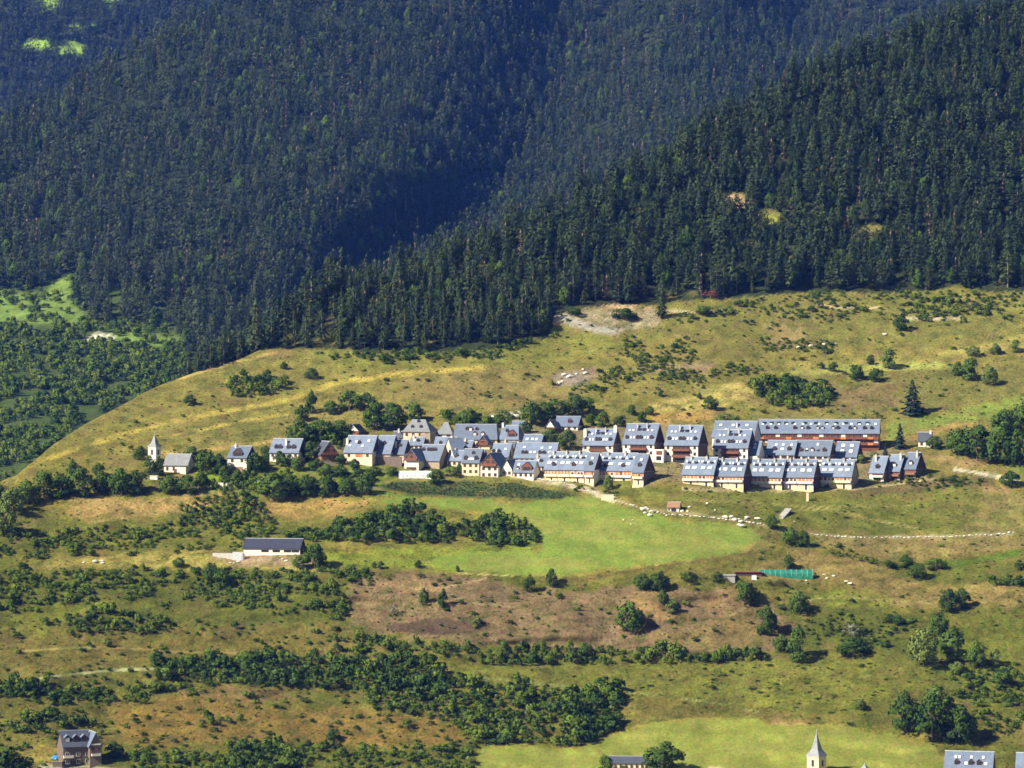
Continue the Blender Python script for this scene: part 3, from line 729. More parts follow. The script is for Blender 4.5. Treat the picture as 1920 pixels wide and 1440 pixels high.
def leafy(seed, blobs, per, leaf, mat, lo=0.0):
    """unit crown about 1 wide and 1 high, standing on z=0: leaf sprays round a cluster of boughs"""
    g = np.random.default_rng(seed)
    vs, fs, nr = [], [], []
    for (cx, cy, cz, br) in blobs:
        for k in range(per):
            d = g.normal(size=3); d /= np.linalg.norm(d)
            if d[2] < -0.5: d[2] = -d[2] * 0.5
            rr = br * (0.55 + 0.5 * g.random() ** 0.6)
            c = np.array([cx, cy, cz]) + d * rr * np.array([1, 1, 0.95])
            if c[2] < lo: continue
            nrm = d + g.normal(0, 0.45, 3); nrm /= np.linalg.norm(nrm)
            u = np.cross(nrm, g.normal(size=3)); u /= np.linalg.norm(u)
            v = np.cross(nrm, u)
            a = leaf * g.uniform(0.6, 1.3); b = a * g.uniform(0.5, 0.9)
            i = len(vs)
            vs += [c - u * a - v * b * 0.2, c - v * b + u * a * 0.15, c + u * a + v * b * 0.2, c + v * b - u * a * 0.15]
            fs.append((i, i + 1, i + 2, i + 3))
            nn = d * 0.75 + (c - np.array([0, 0, 0.42])) * 1.1 + g.normal(0, 0.22, 3)
            nr += [nn] * 4
    return leaf_mesh("leafy_crown", vs, fs, nr, mat)

def blobs_round(seed, n, w=0.5, z0=-0.05):
    g = np.random.default_rng(seed)
    bl = [(0, 0, 0.55, 0.30), (0.05, 0, 0.28, 0.26)]
    for k in range(n):
        a = g.random() * 6.283; t = g.random()
        R = 0.34 * math.sqrt(max(0.05, 1 - (2 * t - 0.85) ** 2))
        bl.append((math.cos(a) * R * w * 2, math.sin(a) * R * w * 2, z0 + 0.12 + t * 0.68, g.uniform(0.13, 0.21)))
    return bl

PROTO = {}
PROTO["pine"] = [(conifer_crown(s, 16, 3.9, 'pine', MAT["conifer_needles"], 420, 0.16), None) for s in (1, 2)] + \
                [(conifer_crown(s, 17, 4.1, 'spruce', MAT["conifer_needles"], 430, 0.06), None) for s in (3, 4)] + \
                [(conifer_crown(s, 17, 4.2, 'column', MAT["conifer_needles"], 430, 0.08), None) for s in (5, 6)]
PROTO["far"] = [(conifer_crown(s, 16, 4.2, sh, MAT["far_needles"], 300, 0.10), None) for s, sh in ((11, 'pine'), (12, 'pine'), (13, 'spruce'), (14, 'column'), (15, 'column'))]
PROTO["spruce"] = [(conifer_crown(s, 16, 4.0, 'spruce', MAT["spruce_needles"], 700, 0.03), None) for s in (21, 22)]
PROTO["snag"] = [(conifer_crown(31, 15, 2.0, 'spruce', MAT["dead_needles"], 120, 0.1), None)]
CONE_TRUNK = trunk_mesh("conifer_trunk", 14.5, 0.30, MAT["pale_bark"])
TREE_TRUNK = trunk_mesh("tree_trunk", 0.72, 0.028, MAT["bark"], 4)
TREES = {}
for nm, mt, nb, per, w in (("round", "leaf_mid", 22, 74, 0.5), ("dark", "leaf_dark", 22, 74, 0.5), ("light", "leaf_light", 22, 64, 0.5), ("oval", "leaf_dark", 16, 75, 0.42), ("pale", "leaf_pale", 9, 40, 0.5), ("red", "leaf_red", 9, 50, 0.5)):
    TREES[nm] = [leafy(100 + s * 7 + len(nm), blobs_round(200 + s * 11 + len(nm), nb, w), per, 0.038, MAT[mt]) for s in range(4 if nm in ("round", "dark") else 2)]
def blobs_shrub(seed, n):
    g = np.random.default_rng(seed)
    return [(g.uniform(-0.34, 0.34), g.uniform(-0.34, 0.34), g.uniform(0.22, 0.62), g.uniform(0.20, 0.32)) for _ in range(n)]
SHRUB = [leafy(300 + s, blobs_shrub(310 + s, 7), 34, 0.085, MAT["shrub_leaf"]) for s in range(4)]
DARKSHRUB = [leafy(330 + s, blobs_shrub(340 + s, 7), 34, 0.085, MAT["leaf_dark"]) for s in range(2)]
TUFT = [leafy(360 + s, [(0, 0, 0.25, 0.30), (0.3, 0.1, 0.2, 0.22), (-0.25, -0.1, 0.2, 0.24)], 9, 0.20, MAT["tuft_leaf"]) for s in range(2)]

def ppm(y): return F / y

def conifer(px, row, hpx, kind="pine", surf=surf_a, label=None, group=None, wide=1.0, k=None, name="pine_tree"):
    x, y, z = (float(v) for v in surf(px, row))
    h = hpx / ppm(y)
    pr = PROTO[kind]
    m = pr[(k if k is not None else rng.randrange(len(pr))) % len(pr)][0]
    s = h / 16.5
    e = new_ob(name, None, loc=(x, y, z), rz=rng.uniform(0, 6.28), scale=(s * wide, s * wide, s), label=label, cat="tree", group=group)
    new_ob("crown", m, e)
    new_ob("trunk", CONE_TRUNK, e)
    return e

def tree(px, row, hpx, wpx, kind, label, group=None, surf=surf_a):
    x, y, z = (float(v) for v in surf(px, row))
    h = hpx / ppm(y); w = wpx / ppm(y) * 1.12
    ms = TREES[kind]
    e = new_ob("broadleaf_tree", None, loc=(x, y, z), rz=rng.uniform(0, 6.28), scale=(w, w, h), label=label, cat="tree", group=group)
    new_ob("crown", ms[rng.randrange(len(ms))], e)
    new_ob("trunk", TREE_TRUNK, e)
    return e

# instanced masses: points carrying a turn, a size and a choice of shape
def mass(name, label, cat, protos, pts, rot, scl, idx):
    m = bpy.data.meshes.new(name)
    m.vertices.add(len(pts)); m.vertices.foreach_set("co", np.asarray(pts, np.float32).ravel())
    for an, ty, val in (("turn", 'FLOAT', rot), ("pick", 'INT', idx)):
        a = m.attributes.new(an, ty, 'POINT'); a.data.foreach_set("value", np.asarray(val, np.float32 if ty == 'FLOAT' else np.int32))
    a = m.attributes.new("size", 'FLOAT_VECTOR', 'POINT'); a.data.foreach_set("vector", np.asarray(scl, np.float32).ravel())
    o = new_ob(name, m, label=label, cat=cat, kind="stuff")
    ng = bpy.data.node_groups.new(name, 'GeometryNodeTree')
    ng.interface.new_socket("Geometry", in_out='INPUT', socket_type='NodeSocketGeometry')
    ng.interface.new_socket("Geometry", in_out='OUTPUT', socket_type='NodeSocketGeometry')
    gi = ng.nodes.new("NodeGroupInput"); go = ng.nodes.new("NodeGroupOutput")
    iop = ng.nodes.new("GeometryNodeInstanceOnPoints")
    join = ng.nodes.new("GeometryNodeJoinGeometry")
    for p in reversed(protos):
        oi = ng.nodes.new("GeometryNodeObjectInfo"); oi.inputs["Object"].default_value = p
        oi.inputs["As Instance"].default_value = True; oi.transform_space = 'ORIGINAL'
        ng.links.new(oi.outputs["Geometry"], join.inputs[0])
    def named(an, ty):
        n = ng.nodes.new("GeometryNodeInputNamedAttribute"); n.data_type = ty; n.inputs["Name"].default_value = an
        return n.outputs["Attribute"]
    cx = ng.nodes.new("ShaderNodeCombineXYZ"); ng.links.new(named("turn", 'FLOAT'), cx.inputs[2])
    ng.links.new(gi.outputs[0], iop.inputs["Points"])
    ng.links.new(join.outputs[0], iop.inputs["Instance"])
    iop.inputs["Pick Instance"].default_value = True
    ng.links.new(named("pick", 'INT'), iop.inputs["Instance Index"])
    ng.links.new(cx.outputs[0], iop.inputs["Rotation"])
    ng.links.new(named("size", 'FLOAT_VECTOR'), iop.inputs["Scale"])
    ng.links.new(iop.outputs[0], go.inputs[0])
    md = o.modifiers.new("scatter", 'NODES'); md.node_group = ng
    return o

def spread(surf, box, n, keep, mind, seed):
    """random places on a slope, evenly thick on the ground, at least mind metres apart"""
    g = np.random.default_rng(seed)
    px = g.uniform(box[0], box[2], n); row = g.uniform(box[1], box[3], n)
    k = keep(px, row)
    px, row = px[k], row[k]
    if not len(px):
        return px, row, np.zeros((0, 3))
    x, y, z = surf(px, row)
    _, y2, _ = surf(px, row + 1)
    jac = y * np.abs(y2 - y)
    jac = np.clip(jac, 0, np.percentile(jac, 95))
    ok = g.random(len(px)) < np.maximum(jac / jac.max(), 0.4)
    px, row, x, y, z = px[ok], row[ok], x[ok], y[ok], z[ok]
    grid = {}; out_i = []
    for i in range(len(px)):
        md = mind[i] if hasattr(mind, '__len__') else mind
        cx, cy = int(x[i] // md), int(y[i] // md)
        bad = False
        for a in (-1, 0, 1):
            for b in (-1, 0, 1):
                for j in grid.get((cx + a, cy + b), ()):
                    if (x[i] - x[j]) ** 2 + (y[i] - y[j]) ** 2 < md * md:
                        bad = True; break
                if bad: break
            if bad: break
        if not bad:
            grid.setdefault((cx, cy), []).append(i); out_i.append(i)
    o = np.array(out_i, dtype=int)
    return px[o], row[o], np.stack([x[o], y[o], z[o]], 1)

# ---- conifer forest on the near shoulder
ridge_at = lambda px: np.interp(px, RIDGE_PX, RIDGE_ROW)
def keepA(px, row):
    e = fbm(px / 30, px * 0 + 3, 95, 2) * 16 - 8
    k = (poly_sd(px, row + e, FOREST_A) > 2) & (row > ridge_at(px) + 1)
    for gp in A_GAPS:
        k &= poly_sd(px, row, gp) < 0
    k &= ~((px > 1030) & (px < 1240) & (row > 574))
    return k
fpx_, frow_, fp = spread(surf_a, (300, -200, 2340, 720), 24000, keepA, 4.6, 5)
order = np.argsort(fp[:, 1] + nrg.uniform(0, 6, len(fp)))
inview = [i for i in order if -5 < fpx_[i] < 1925 and frow_[i] > -5]
near = inview[:235]
nearset = set(near)
hgt = lambda n: np.clip(nrg.normal(14.2, 3.4, n), 6.5, 23)
for i in near:
    x, y, z = fp[i]
    px = fpx_[i]
    h = float(np.clip(nrg.normal(13.2, 2.8), 6.5, 20))
    s = h / 16.5
    w = s * float(nrg.uniform(0.9, 1.25))
    zone = "left end of the forest edge above the grassy spur" if px < 700 else "forest edge left of the bare scree" if px < 1040 else "forest edge above the right hand pasture" if px > 1500 else "forest edge between the scree and the red bush"
    e = new_ob("pine_tree", None, loc=(x, y, z - 0.2), rz=rng.uniform(0, 6.28), scale=(w, w, s), label="dark green conifer in the " + zone, cat="tree", group="conifers at the " + zone)
    new_ob("crown", PROTO["pine"][rng.choice((0, 0, 1, 1, 2, 3, 4, 4, 5, 5))][0], e)
    new_ob("trunk", CONE_TRUNK, e)
# the trees that stand just behind the crest of the spur
placed = []
while len(placed) < 58:
    px = rng.uniform(345, 640); d = rng.uniform(2, 46)
    rr = float(ridge_at(px)); x0, y0, z0 = (float(v) for v in surf_a(px, rr))
    x, y, z = x0 * (1 + d / y0), y0 + d, z0 + float(np.interp(d, [0, 5, 20, 50], [0, -0.3, -2, -9]))
    if any((x - a) ** 2 + (y - b_) ** 2 < 14 for a, b_ in placed): continue
    placed.append((x, y))
    s = max(0.55, rng.gauss(1.0, 0.2)) * (0.75 + 0.45 * min(1, (px - 345) / 150)); w = s * rng.uniform(0.9, 1.3)
    e = new_ob("pine_tree", None, loc=(x, y, z - 0.3), rz=rng.uniform(0, 6.28), scale=(w, w, s), label="dark green conifer rising behind the crest of the left grassy spur", cat="tree", group="conifers behind the crest of the left spur")
    new_ob("crown", PROTO["pine"][rng.choice((0, 0, 1, 1, 2, 3, 4, 5))][0], e)
    new_ob("trunk", CONE_TRUNK, e)
rest = np.array([i for i in range(len(fp)) if i not in nearset])
crowns = {}
for o in COL.objects:
    if o.name.split(".")[0] == "crown":
        crowns.setdefault(o.data.name, o)
pine_obs = [crowns[PROTO["pine"][k][0].name] for k in range(6)]
n = len(rest); h = hgt(n) / 16.5
mass("conifer_forest", "dense dark conifer forest covering the near right shoulder", "forest", pine_obs, fp[rest] - np.array((0, 0, 0.2)), nrg.uniform(0, 6.28, n),
     np.stack([h * nrg.uniform(0.85, 1.35, n)] * 2 + [h], 1), np.array([0, 0, 1, 1, 2, 3, 4, 4, 5, 5])[nrg.integers(0, 10, n)])

# ---- forest on the mountain behind
B_LOW = [(-700, 560), (0, 548), (40, 548), (95, 528), (128, 508), (142, 560), (160, 600), (200, 618), (260, 612), (330, 622), (352, 690), (420, 720), (700, 760), (2620, 760)]
FOREST_B = B_LOW + [(2620, -420), (-700, -420)]
br_at = lambda px: np.interp(px, BR_PX, BR_ROW)
def keepB(px, row):
    e = fbm(px / 24, px * 0 + 5, 97, 2) * 20 - 10
    k = (poly_sd(px, row + e, FOREST_B) > 0) & (row > br_at(px)) & (row < np.minimum(760, ridge_at(px) + 70))
    k &= ~((poly_sd(px, row, [(455, 42), (490, 40), (485, 60), (460, 58)]) > 0))
    for gp in B_CLEAR: k &= poly_sd(px, row, gp) < 3
    return k
bpx, brow, bp = spread(surf_b, (-500, -270, 2300, 760), 46000, keepB, 6.0, 6)
# one visible tree of each far shape carries the mesh for the mass
ci = [i for i in range(len(bp)) if 330 < bpx[i] < 700 and 560 < brow[i] < 640][:5]
far_obs = []
for j, i in enumerate(ci):
    s = 15.5 / 16.5
    e = new_ob("pine_tree", None, loc=tuple(bp[i]), rz=rng.uniform(0, 6.28), scale=(s, s, s), label="hazy blue green conifer low on the mountain behind the spur", cat="tree", group="conifers low on the mountain behind the spur")
    far_obs.append(new_ob("crown", PROTO["far"][j][0], e)); new_ob("trunk", CONE_TRUNK, e)
restb = np.array([i for i in range(len(bp)) if i not in set(ci)])
n = len(restb); h = np.clip(nrg.normal(20.5, 4.5, n), 9, 32) / 16.5
mass("mountain_forest", "hazy conifer forest covering the mountain behind the ravine", "forest", far_obs, bp[restb] - np.array((0, 0, 0.3)), nrg.uniform(0, 6.28, n),
     np.stack([h * nrg.uniform(0.85, 1.2, n)] * 2 + [h], 1), nrg.integers(0, 5, n))
def keepC(px, row):
    k = row > -300
    for gp in C_CLEAR: k &= poly_sd(px, row, gp) < 1
    return k
cpx, crow, cp = spread(surf_c, (-300, -200, 620, 330), 12000, keepC, 7, 8)
n = len(cp); h = np.clip(nrg.normal(24, 4.0, n), 12, 34) / 16.5
mass("far_forest", "blue hazed conifer forest on the farthest mountain at top left", "forest", far_obs, cp, nrg.uniform(0, 6.28, n),
     np.stack([h * nrg.uniform(0.9, 1.4, n)] * 2 + [h], 1), nrg.integers(0, 5, n))

# ------------------------------------------------------------------ single trees (place, height and width in the picture's pixels on the hillside)
TREE_LIST = [
 (992, 1112, 42, 25, "oval", "left one of the two small dark oval trees under the bright green meadow"),
 (1035, 1103, 42, 24, "oval", "right one of the two small dark oval trees under the bright green meadow"),
 (1207, 1106, 38, 34, "dark", "left dark tree of the clump on top of the brown bank"),
 (1236, 1108, 44, 36, "dark", "right dark tree of the clump on top of the brown bank"),
 (1243, 1132, 30, 22, "dark", "small dark tree just below the clump on the brown bank"),
 (1263, 1150, 30, 28, "light", "small yellow green tree halfway down the brown bank"),
 (1180, 1186, 68, 54, "round", "large green tree standing alone low on the brown bank"),
 (1290, 1088, 20, 30, "round", "low bush behind the dark clump on the brown bank"),
 (1345, 1090, 22, 22, "dark", "small dark tree left of the grey sheds beside the green tarp"),
 (1396, 1132, 48, 54, "round", "broad green tree just below the sheds and green tarp"),
 (1436, 1190, 66, 42, "dark", "tall rounded tree at the right end of the brown bank"),
 (1500, 1150, 48, 42, "round", "pointed green tree below the right end of the green tarp"),
 (1496, 1240, 72, 44, "round", "tall green tree at the right end of the long hedge"),
 (1467, 1222, 38, 36, "round", "bushy tree leaning against the tall tree at the hedge end"),
 (1480, 1068, 32, 26, "oval", "small dark tree directly behind the green tarp"),
 (1450, 992, 32, 26, "dark", "small dark round tree beside the stone steps"),
 (1482, 1022, 38, 32, "round", "left half of the dark green pair right of the stone steps"),
 (1503, 1024, 36, 30, "dark", "right half of the dark green pair right of the stone steps"),
 (1700, 1066, 30, 28, "dark", "upper left tree of the three round trees on the dry right slope"),
 (1720, 1086, 36, 34, "dark", "lowest tree of the three round trees on the dry right slope"),
 (1755, 1068, 24, 40, "round", "bushy right tree of the three round trees on the dry right slope"),
 (1668, 1064, 16, 22, "dark", "small dark bush left of the three round trees on the right slope"),
 (1778, 1148, 50, 34, "dark", "left half of the dark twin crowned tree with a long shadow"),
 (1802, 1142, 46, 34, "dark", "right half of the dark twin crowned tree with a long shadow"),
 (1760, 1196, 56, 38, "round", "green tree rising behind the bright green trees at right"),
 (1732, 1248, 82, 56, "light", "big bright green tree at the right above the shady clump"),
 (1786, 1238, 70, 56, "round", "rounded green tree right of the big bright green tree"),
 (1832, 1252, 58, 44, "round", "dark green tree rightmost of the bright group at right"),
 (1866, 1248, 36, 22, "light", "slim light green bush right of the bright group"),
 (1797, 1262, 26, 36, "light", "low yellow green bush under the bright group at right"),
 (1878, 1285, 34, 40, "round", "loose green bush on the right slope near the frame"),
 (1597, 1196, 34, 36, "pale", "pale silvery bush on the slope above the dark low tree"),
 (1600, 1230, 40, 62, "dark", "dark low spreading tree under the pale silvery bush"),
 (1667, 1168, 20, 20, "dark", "small dark bush left on the slope above the hay field"),
 (1686, 1172, 18, 26, "dark", "small dark bush right on the slope above the hay field"),
 (1618, 1190, 18, 18, "dark", "tiny dark bush beside the pale silvery bush"),
 (1660, 1214, 18, 18, "round", "tiny green bush below the slope bushes at right"),
 (1700, 1372, 84, 62, "dark", "left tree of the big shady clump above the hay field"),
 (1748, 1388, 100, 74, "dark", "tallest middle tree of the big shady clump above the hay field"),
 (1798, 1392, 84, 66, "dark", "right tree of the big shady clump above the hay field"),
 (1760, 1330, 52, 60, "round", "rear tree of the big shady clump above the hay field"),
 (1612, 1330, 22, 24, "light", "thin light bush in the dry field left of the shady clump"),
 (1245, 1452, 72, 74, "dark", "dark tree at the bottom edge beside the low barn roof"),
 (1135, 1448, 36, 30, "round", "small green tree at the left end of the low barn roof"),
 (1165, 1450, 18, 30, "round", "low bush in front of the low barn roof"),
 (1155, 1292, 24, 22, "dark", "tiny dark tree alone in the dry field above the thicket"),
 # right end of the village
 (1800, 852, 58, 52, "round", "left tree of the big wood beside the white cottage"),
 (1832, 864, 78, 66, "dark", "tall dark tree in the big wood beside the white cottage"),
 (1874, 868, 84, 70, "round", "broad tree in the middle of the wood at the right edge"),
 (1912, 872, 80, 64, "dark", "dark tree of the wood at the right edge of the photo"),
 (1888, 812, 52, 60, "round", "upper tree of the wood at the right edge"),
 (1930, 800, 60, 60, "round", "top right tree of the wood cut by the frame"),
 (1752, 842, 28, 30, "round", "small tree at the right end of the white cottage"),
 (1893, 912, 34, 38, "dark", "dark round bush beside the pale track at right"),
 (1615, 868, 18, 20, "light", "small yellow green bush behind the three stone chalets"),
 (1640, 862, 18, 18, "light", "small pale bush left above the three stone chalets"),
 # above the village, right
 (1333, 768, 30, 28, "dark", "round dark tree alone in the straw field above the village"),
 (1206, 792, 26, 20, "dark", "middle small tree of three at the left of the straw field"),
 (1185, 778, 24, 18, "round", "left small tree of three at the left of the straw field"),
 (1218, 778, 20, 16, "round", "right small tree of three at the left of the straw field"),
 (1240, 744, 16, 12, "dark", "tiny dark tree above the straw field"),
 (1311, 748, 14, 10, "dark", "tiny dark tree above the round tree in the straw field"),
 (1360, 796, 24, 52, "light", "broad light green bush right behind the tall apartment houses"),
 (1162, 800, 24, 22, "dark", "rounded dark tree behind the leftmost tall apartment house"),
 (1131, 800, 32, 28, "round", "green tree left behind the leftmost tall apartment house"),
 (1108, 798, 28, 20, "dark", "dark tree right of the slate roofed upper house"),
 (994, 798, 54, 42, "round", "left tree of the tall green row behind the upper house"),
 (1020, 792, 46, 38, "dark", "second tree of the tall green row behind the upper house"),
 (1044, 786, 46, 40, "round", "third tree of the tall green row behind the upper house"),
 (1078, 782, 48, 46, "dark", "fourth and darkest tree of the tall green row behind the upper house"),
 (1104, 772, 32, 28, "round", "right end tree of the tall green row behind the upper house"),
 (878, 796, 36, 34, "round", "round tree above the long dormered roof in the old village"),
 (1062, 842, 42, 38, "dark", "dark tree between the old village and the apartment rows"),
 (1032, 830, 32, 34, "round", "bushy tree below the slate roofed upper house"),
 (1140, 918, 34, 20, "light", "young light green tree in front of the orange row houses"),
 # above the village, left
 (776, 792, 42, 40, "round", "green tree touching the pale hipped house from behind"),
 (738, 806, 60, 54, "dark", "dark tree left behind the pale hipped house"),
 (706, 806, 62, 52, "round", "big round tree left of the pale hipped house"),
 (690, 766, 34, 36, "dark", "tree on the upper terrace above the big round tree"),
 (655, 770, 44, 48, "round", "wide green tree on the grassy terrace above the old houses"),
 (620, 776, 30, 30, "round", "small green tree left on the grassy terrace"),
 (583, 775, 50, 24, "dark", "slim tree at the left end of the grassy terrace"),
 (566, 790, 36, 26, "dark", "dark tree below the slim tree at the terrace end"),
 (600, 832, 52, 56, "round", "wide tree above the timber barn"),
 (560, 836, 58, 46, "round", "tree right behind the long dormered white house"),
 (640, 822, 40, 44, "round", "tree above the slate roof row of the old village"),
 (584, 866, 46, 34, "dark", "dark tree between the dormered house and the timber barn"),
 (525, 874, 34, 24, "dark", "dark tree before the front of the dormered white house"),
 (497, 862, 32, 24, "dark", "slim dark tree between the pink gabled house and the dormered house"),
 (478, 884, 42, 38, "dark", "dark tree at the right side of the pink gabled house"),
 (445, 902, 24, 22, "round", "small tree in the garden below the pink gabled house"),
 (422, 902, 34, 26, "dark", "dark tree left below the pink gabled house"),
 (408, 888, 46, 36, "dark", "dark tree left of the pink gabled house"),
 (384, 886, 52, 42, "round", "tallest tree between the church and the pink gabled house"),
 (362, 870, 38, 34, "round", "tree rising behind the church nave"),
 (282, 892, 44, 24, "dark", "left of two dark trees before the church tower"),
 (299, 892, 44, 22, "dark", "right of two dark trees before the church tower"),
 (320, 926, 42, 40, "round", "bushy tree below the church nave"),
 (352, 926, 40, 40, "round", "bushy tree right below the church nave"),
 (378, 918, 40, 24, "dark", "slim dark tree on the terrace right of the church"),
 (262, 862, 30, 28, "round", "tree left behind the church tower"),
 (228, 928, 58, 52, "round", "round tree left below the church"),
 (256, 926, 54, 44, "dark", "dark tree between the church and the round tree below it"),
 (190, 924, 46, 42, "dark", "dark tree in the line left of the church"),
 (184, 892, 28, 24, "dark", "small dark tree above the line left of the church"),
 (150, 932, 64, 48, "round", "leafy tree with a dark side in the line left of the church"),
 (136, 900, 46, 20, "round", "slender tree top in the line left of the church"),
 (112, 934, 56, 52, "dark", "broad tree in the line far left of the church"),
 (82, 934, 58, 52, "round", "green tree on the spur at far left"),
 (52, 946, 52, 52, "round", "spreading tree on the spur near the left edge"),
 (24, 962, 56, 48, "light", "bright green tree near the left edge"),
 (8, 1000, 62, 42, "light", "bright green tree cut by the left edge"),
 (-6, 945, 50, 44, "dark", "dark tree cut by the left edge on the spur"),
 (510, 936, 58, 60, "round", "wide tree at the left end of the garden hedge"),
 (545, 930, 46, 36, "dark", "dark tree in the garden hedge above the tan field"),
 (576, 930, 48, 38, "dark", "second dark tree in the garden hedge above the tan field"),
 (614, 932, 50, 36, "dark", "third dark tree in the garden hedge above the tan field"),
 (650, 930, 42, 34, "round", "green tree in the garden hedge above the tan field"),
 (685, 928, 44, 30, "dark", "last dark tree of the garden hedge beside the vegetable field"),
 (665, 884, 28, 20, "dark", "small oval tree before the stone retaining wall"),
 (818, 906, 30, 32, "round", "bushy tree at the right end of the white plastic tunnel"),
 (844, 894, 22, 34, "light", "light green bush below the old village gables"),
 (491, 882, 30, 30, "dark", "dark garden tree left under the long dormered white house"),
 (541, 876, 28, 30, "dark", "dark garden tree before the middle of the long dormered white house"),
 (557, 882, 30, 28, "round", "green garden tree under the right end of the long dormered house"),
 (612, 892, 26, 32, "round", "garden tree below the timber barn"),
 (640, 894, 26, 30, "dark", "dark garden tree between the barn and the stone retaining wall"),
 (700, 890, 18, 30, "round", "low green tree before the middle of the stone retaining wall"),
 (735, 892, 20, 26, "round", "low green tree at the right end of the stone retaining wall"),
 (812, 850, 22, 20, "round", "small green tree beside the wide slate roof in the old village"),
 (862, 888, 20, 20, "dark", "small dark tree at the left of the three dormer house"),
 (932, 872, 22, 18, "dark", "small dark tree right behind the big timber gable"),
 (984, 812, 26, 26, "round", "round green tree above the low house with three bright roof windows"),
 (1010, 850, 20, 18, "dark", "small dark tree at the right end of the long slate house"),
 (640, 872, 24, 22, "dark", "small dark tree left of the old slate row"),
 (594, 884, 28, 30, "dark", "dark tree before the left side of the timber barn"),
 (356, 760, 24, 24, "dark", "dark bush alone on the left grassy spur"),
 (457, 712, 24, 20, "dark", "dark green bush above the thicket on the spur"),
 (500, 708, 18, 18, "dark", "small dark bush right above the thicket on the spur"),
 (532, 692, 16, 16, "dark", "tiny dark bush high on the spur"),
 (584, 710, 24, 26, "dark", "dark bush among stones high on the spur"),
 # pasture on the right
 (1690, 620, 36, 30, "dark", "dark tree beside the pale rock strip on the right pasture"),
 (1170, 600, 26, 46, "dark", "wide dark bush on the bare scree"),
 (1078, 592, 18, 26, "dark", "small dark bush at the upper edge of the scree"),
 (1322, 590, 20, 36, "round", "green bush at the right end of the scree path"),
 (1332, 560, 20, 36, "red", "reddish bush at the forest edge"),
 (1820, 712, 46, 42, "round", "tree left of two on the right pasture bank"),
 (1855, 722, 42, 32, "light", "bright tree right of two on the right pasture bank"),
 (1795, 704, 30, 26, "round", "small tree left beside the pair on the right pasture bank"),
 (1605, 714, 36, 30, "round", "tree on the dark bank below the pale grass strip"),
 (1646, 716, 30, 32, "dark", "dark tree on the bank below the pale grass strip"),
 (1668, 690, 40, 38, "light", "airy light tree on the pale grass strip"),
 (1632, 684, 20, 16, "dark", "small dark tree left of the airy light tree"),
 (1562, 697, 22, 18, "dark", "small tree on the pale grass strip near its left end"),
 (1541, 692, 16, 12, "dark", "leftmost tiny tree on the pale grass strip"),
 (1825, 668, 24, 26, "light", "light bush in the line on the upper right pasture"),
 (1865, 664, 24, 24, "light", "second light bush in the line on the upper right pasture"),
 (1905, 660, 26, 24, "light", "third light bush in the line on the upper right pasture"),
 # left side below the village
 (590, 1066, 56, 42, "dark", "dark tree at the right end of the grey barn"),
 (562, 1066, 26, 30, "round", "green bush before the grey barn"),
 (395, 1094, 46, 26, "dark", "upright dark tree left of the pair below the ruined wall"),
 (418, 1102, 40, 36, "dark", "dark round tree right of the pair below the ruined wall"),
 (335, 1064, 22, 22, "round", "small tree in the straw strip left of the ruined wall"),
 (795, 1136, 40, 18, "round", "left slim tree of two on the brown slope"),
 (830, 1142, 44, 18, "dark", "right slim tree of two on the brown slope"),
 (738, 1152, 24, 24, "pale", "thin bare looking bush on the brown slope"),
 (895, 1178, 26, 20, "light", "yellow green bush on the dark earth scar"),
 (702, 1066, 16, 9, "dark", "tiny dark tree left on the edge of the yellow field"),
 (714, 1067, 18, 14, "dark", "second tiny dark tree on the edge of the yellow field"),
 (784, 1064, 16, 14, "dark", "third tiny dark tree on the edge of the yellow field"),
 (858, 1072, 14, 8, "dark", "last tiny dark tree on the edge of the yellow field"),
 (945, 1242, 48, 28, "round", "upright green tree at the left end of the long hedge"),
 (12, 1480, 96, 86, "dark", "almost black tree in the bottom left corner"),
 (215, 1420, 34, 36, "dark", "dark bush at the right side of the brown house at lower left"),
 (625, 1390, 28, 26, "dark", "small round tree in the brown field at the lower left"),
]
for px, row, h, w, kd, lab in TREE_LIST:
    tree(px, row, h, w, kd, lab)
conifer(1712, 778, 68, "spruce", label="large dark spruce alone on the pasture above the long building", wide=1.55, name="spruce_tree", k=0)
conifer(1687, 842, 50, "spruce", label="dark pointed spruce at the right end of the long building", wide=1.15, name="spruce_tree", k=1)
conifer(957, 876, 34, "spruce", label="slim dark conifer between old village roofs", wide=0.7, name="spruce_tree", k=1)
conifer(1240, 596, 58, "pine", label="single tall conifer standing before the forest on the scree", wide=1.0, k=2)
conifer(1660, 856, 26, "spruce", label="small dark conifer below the gable of the long building", wide=1.0, name="spruce_tree", k=0)
for px, row, h, lab in ((527, 520, 40, "rust coloured dead conifer low in the left forest"), (1395, 330, 34, "pale dead conifer on the near forest shoulder"), (760, 395, 36, "greyish dead conifer high in the left forest")):
    conifer(px, row, h, "snag", surf_a if px == 1395 else surf_b, label=lab, name="dead_conifer")

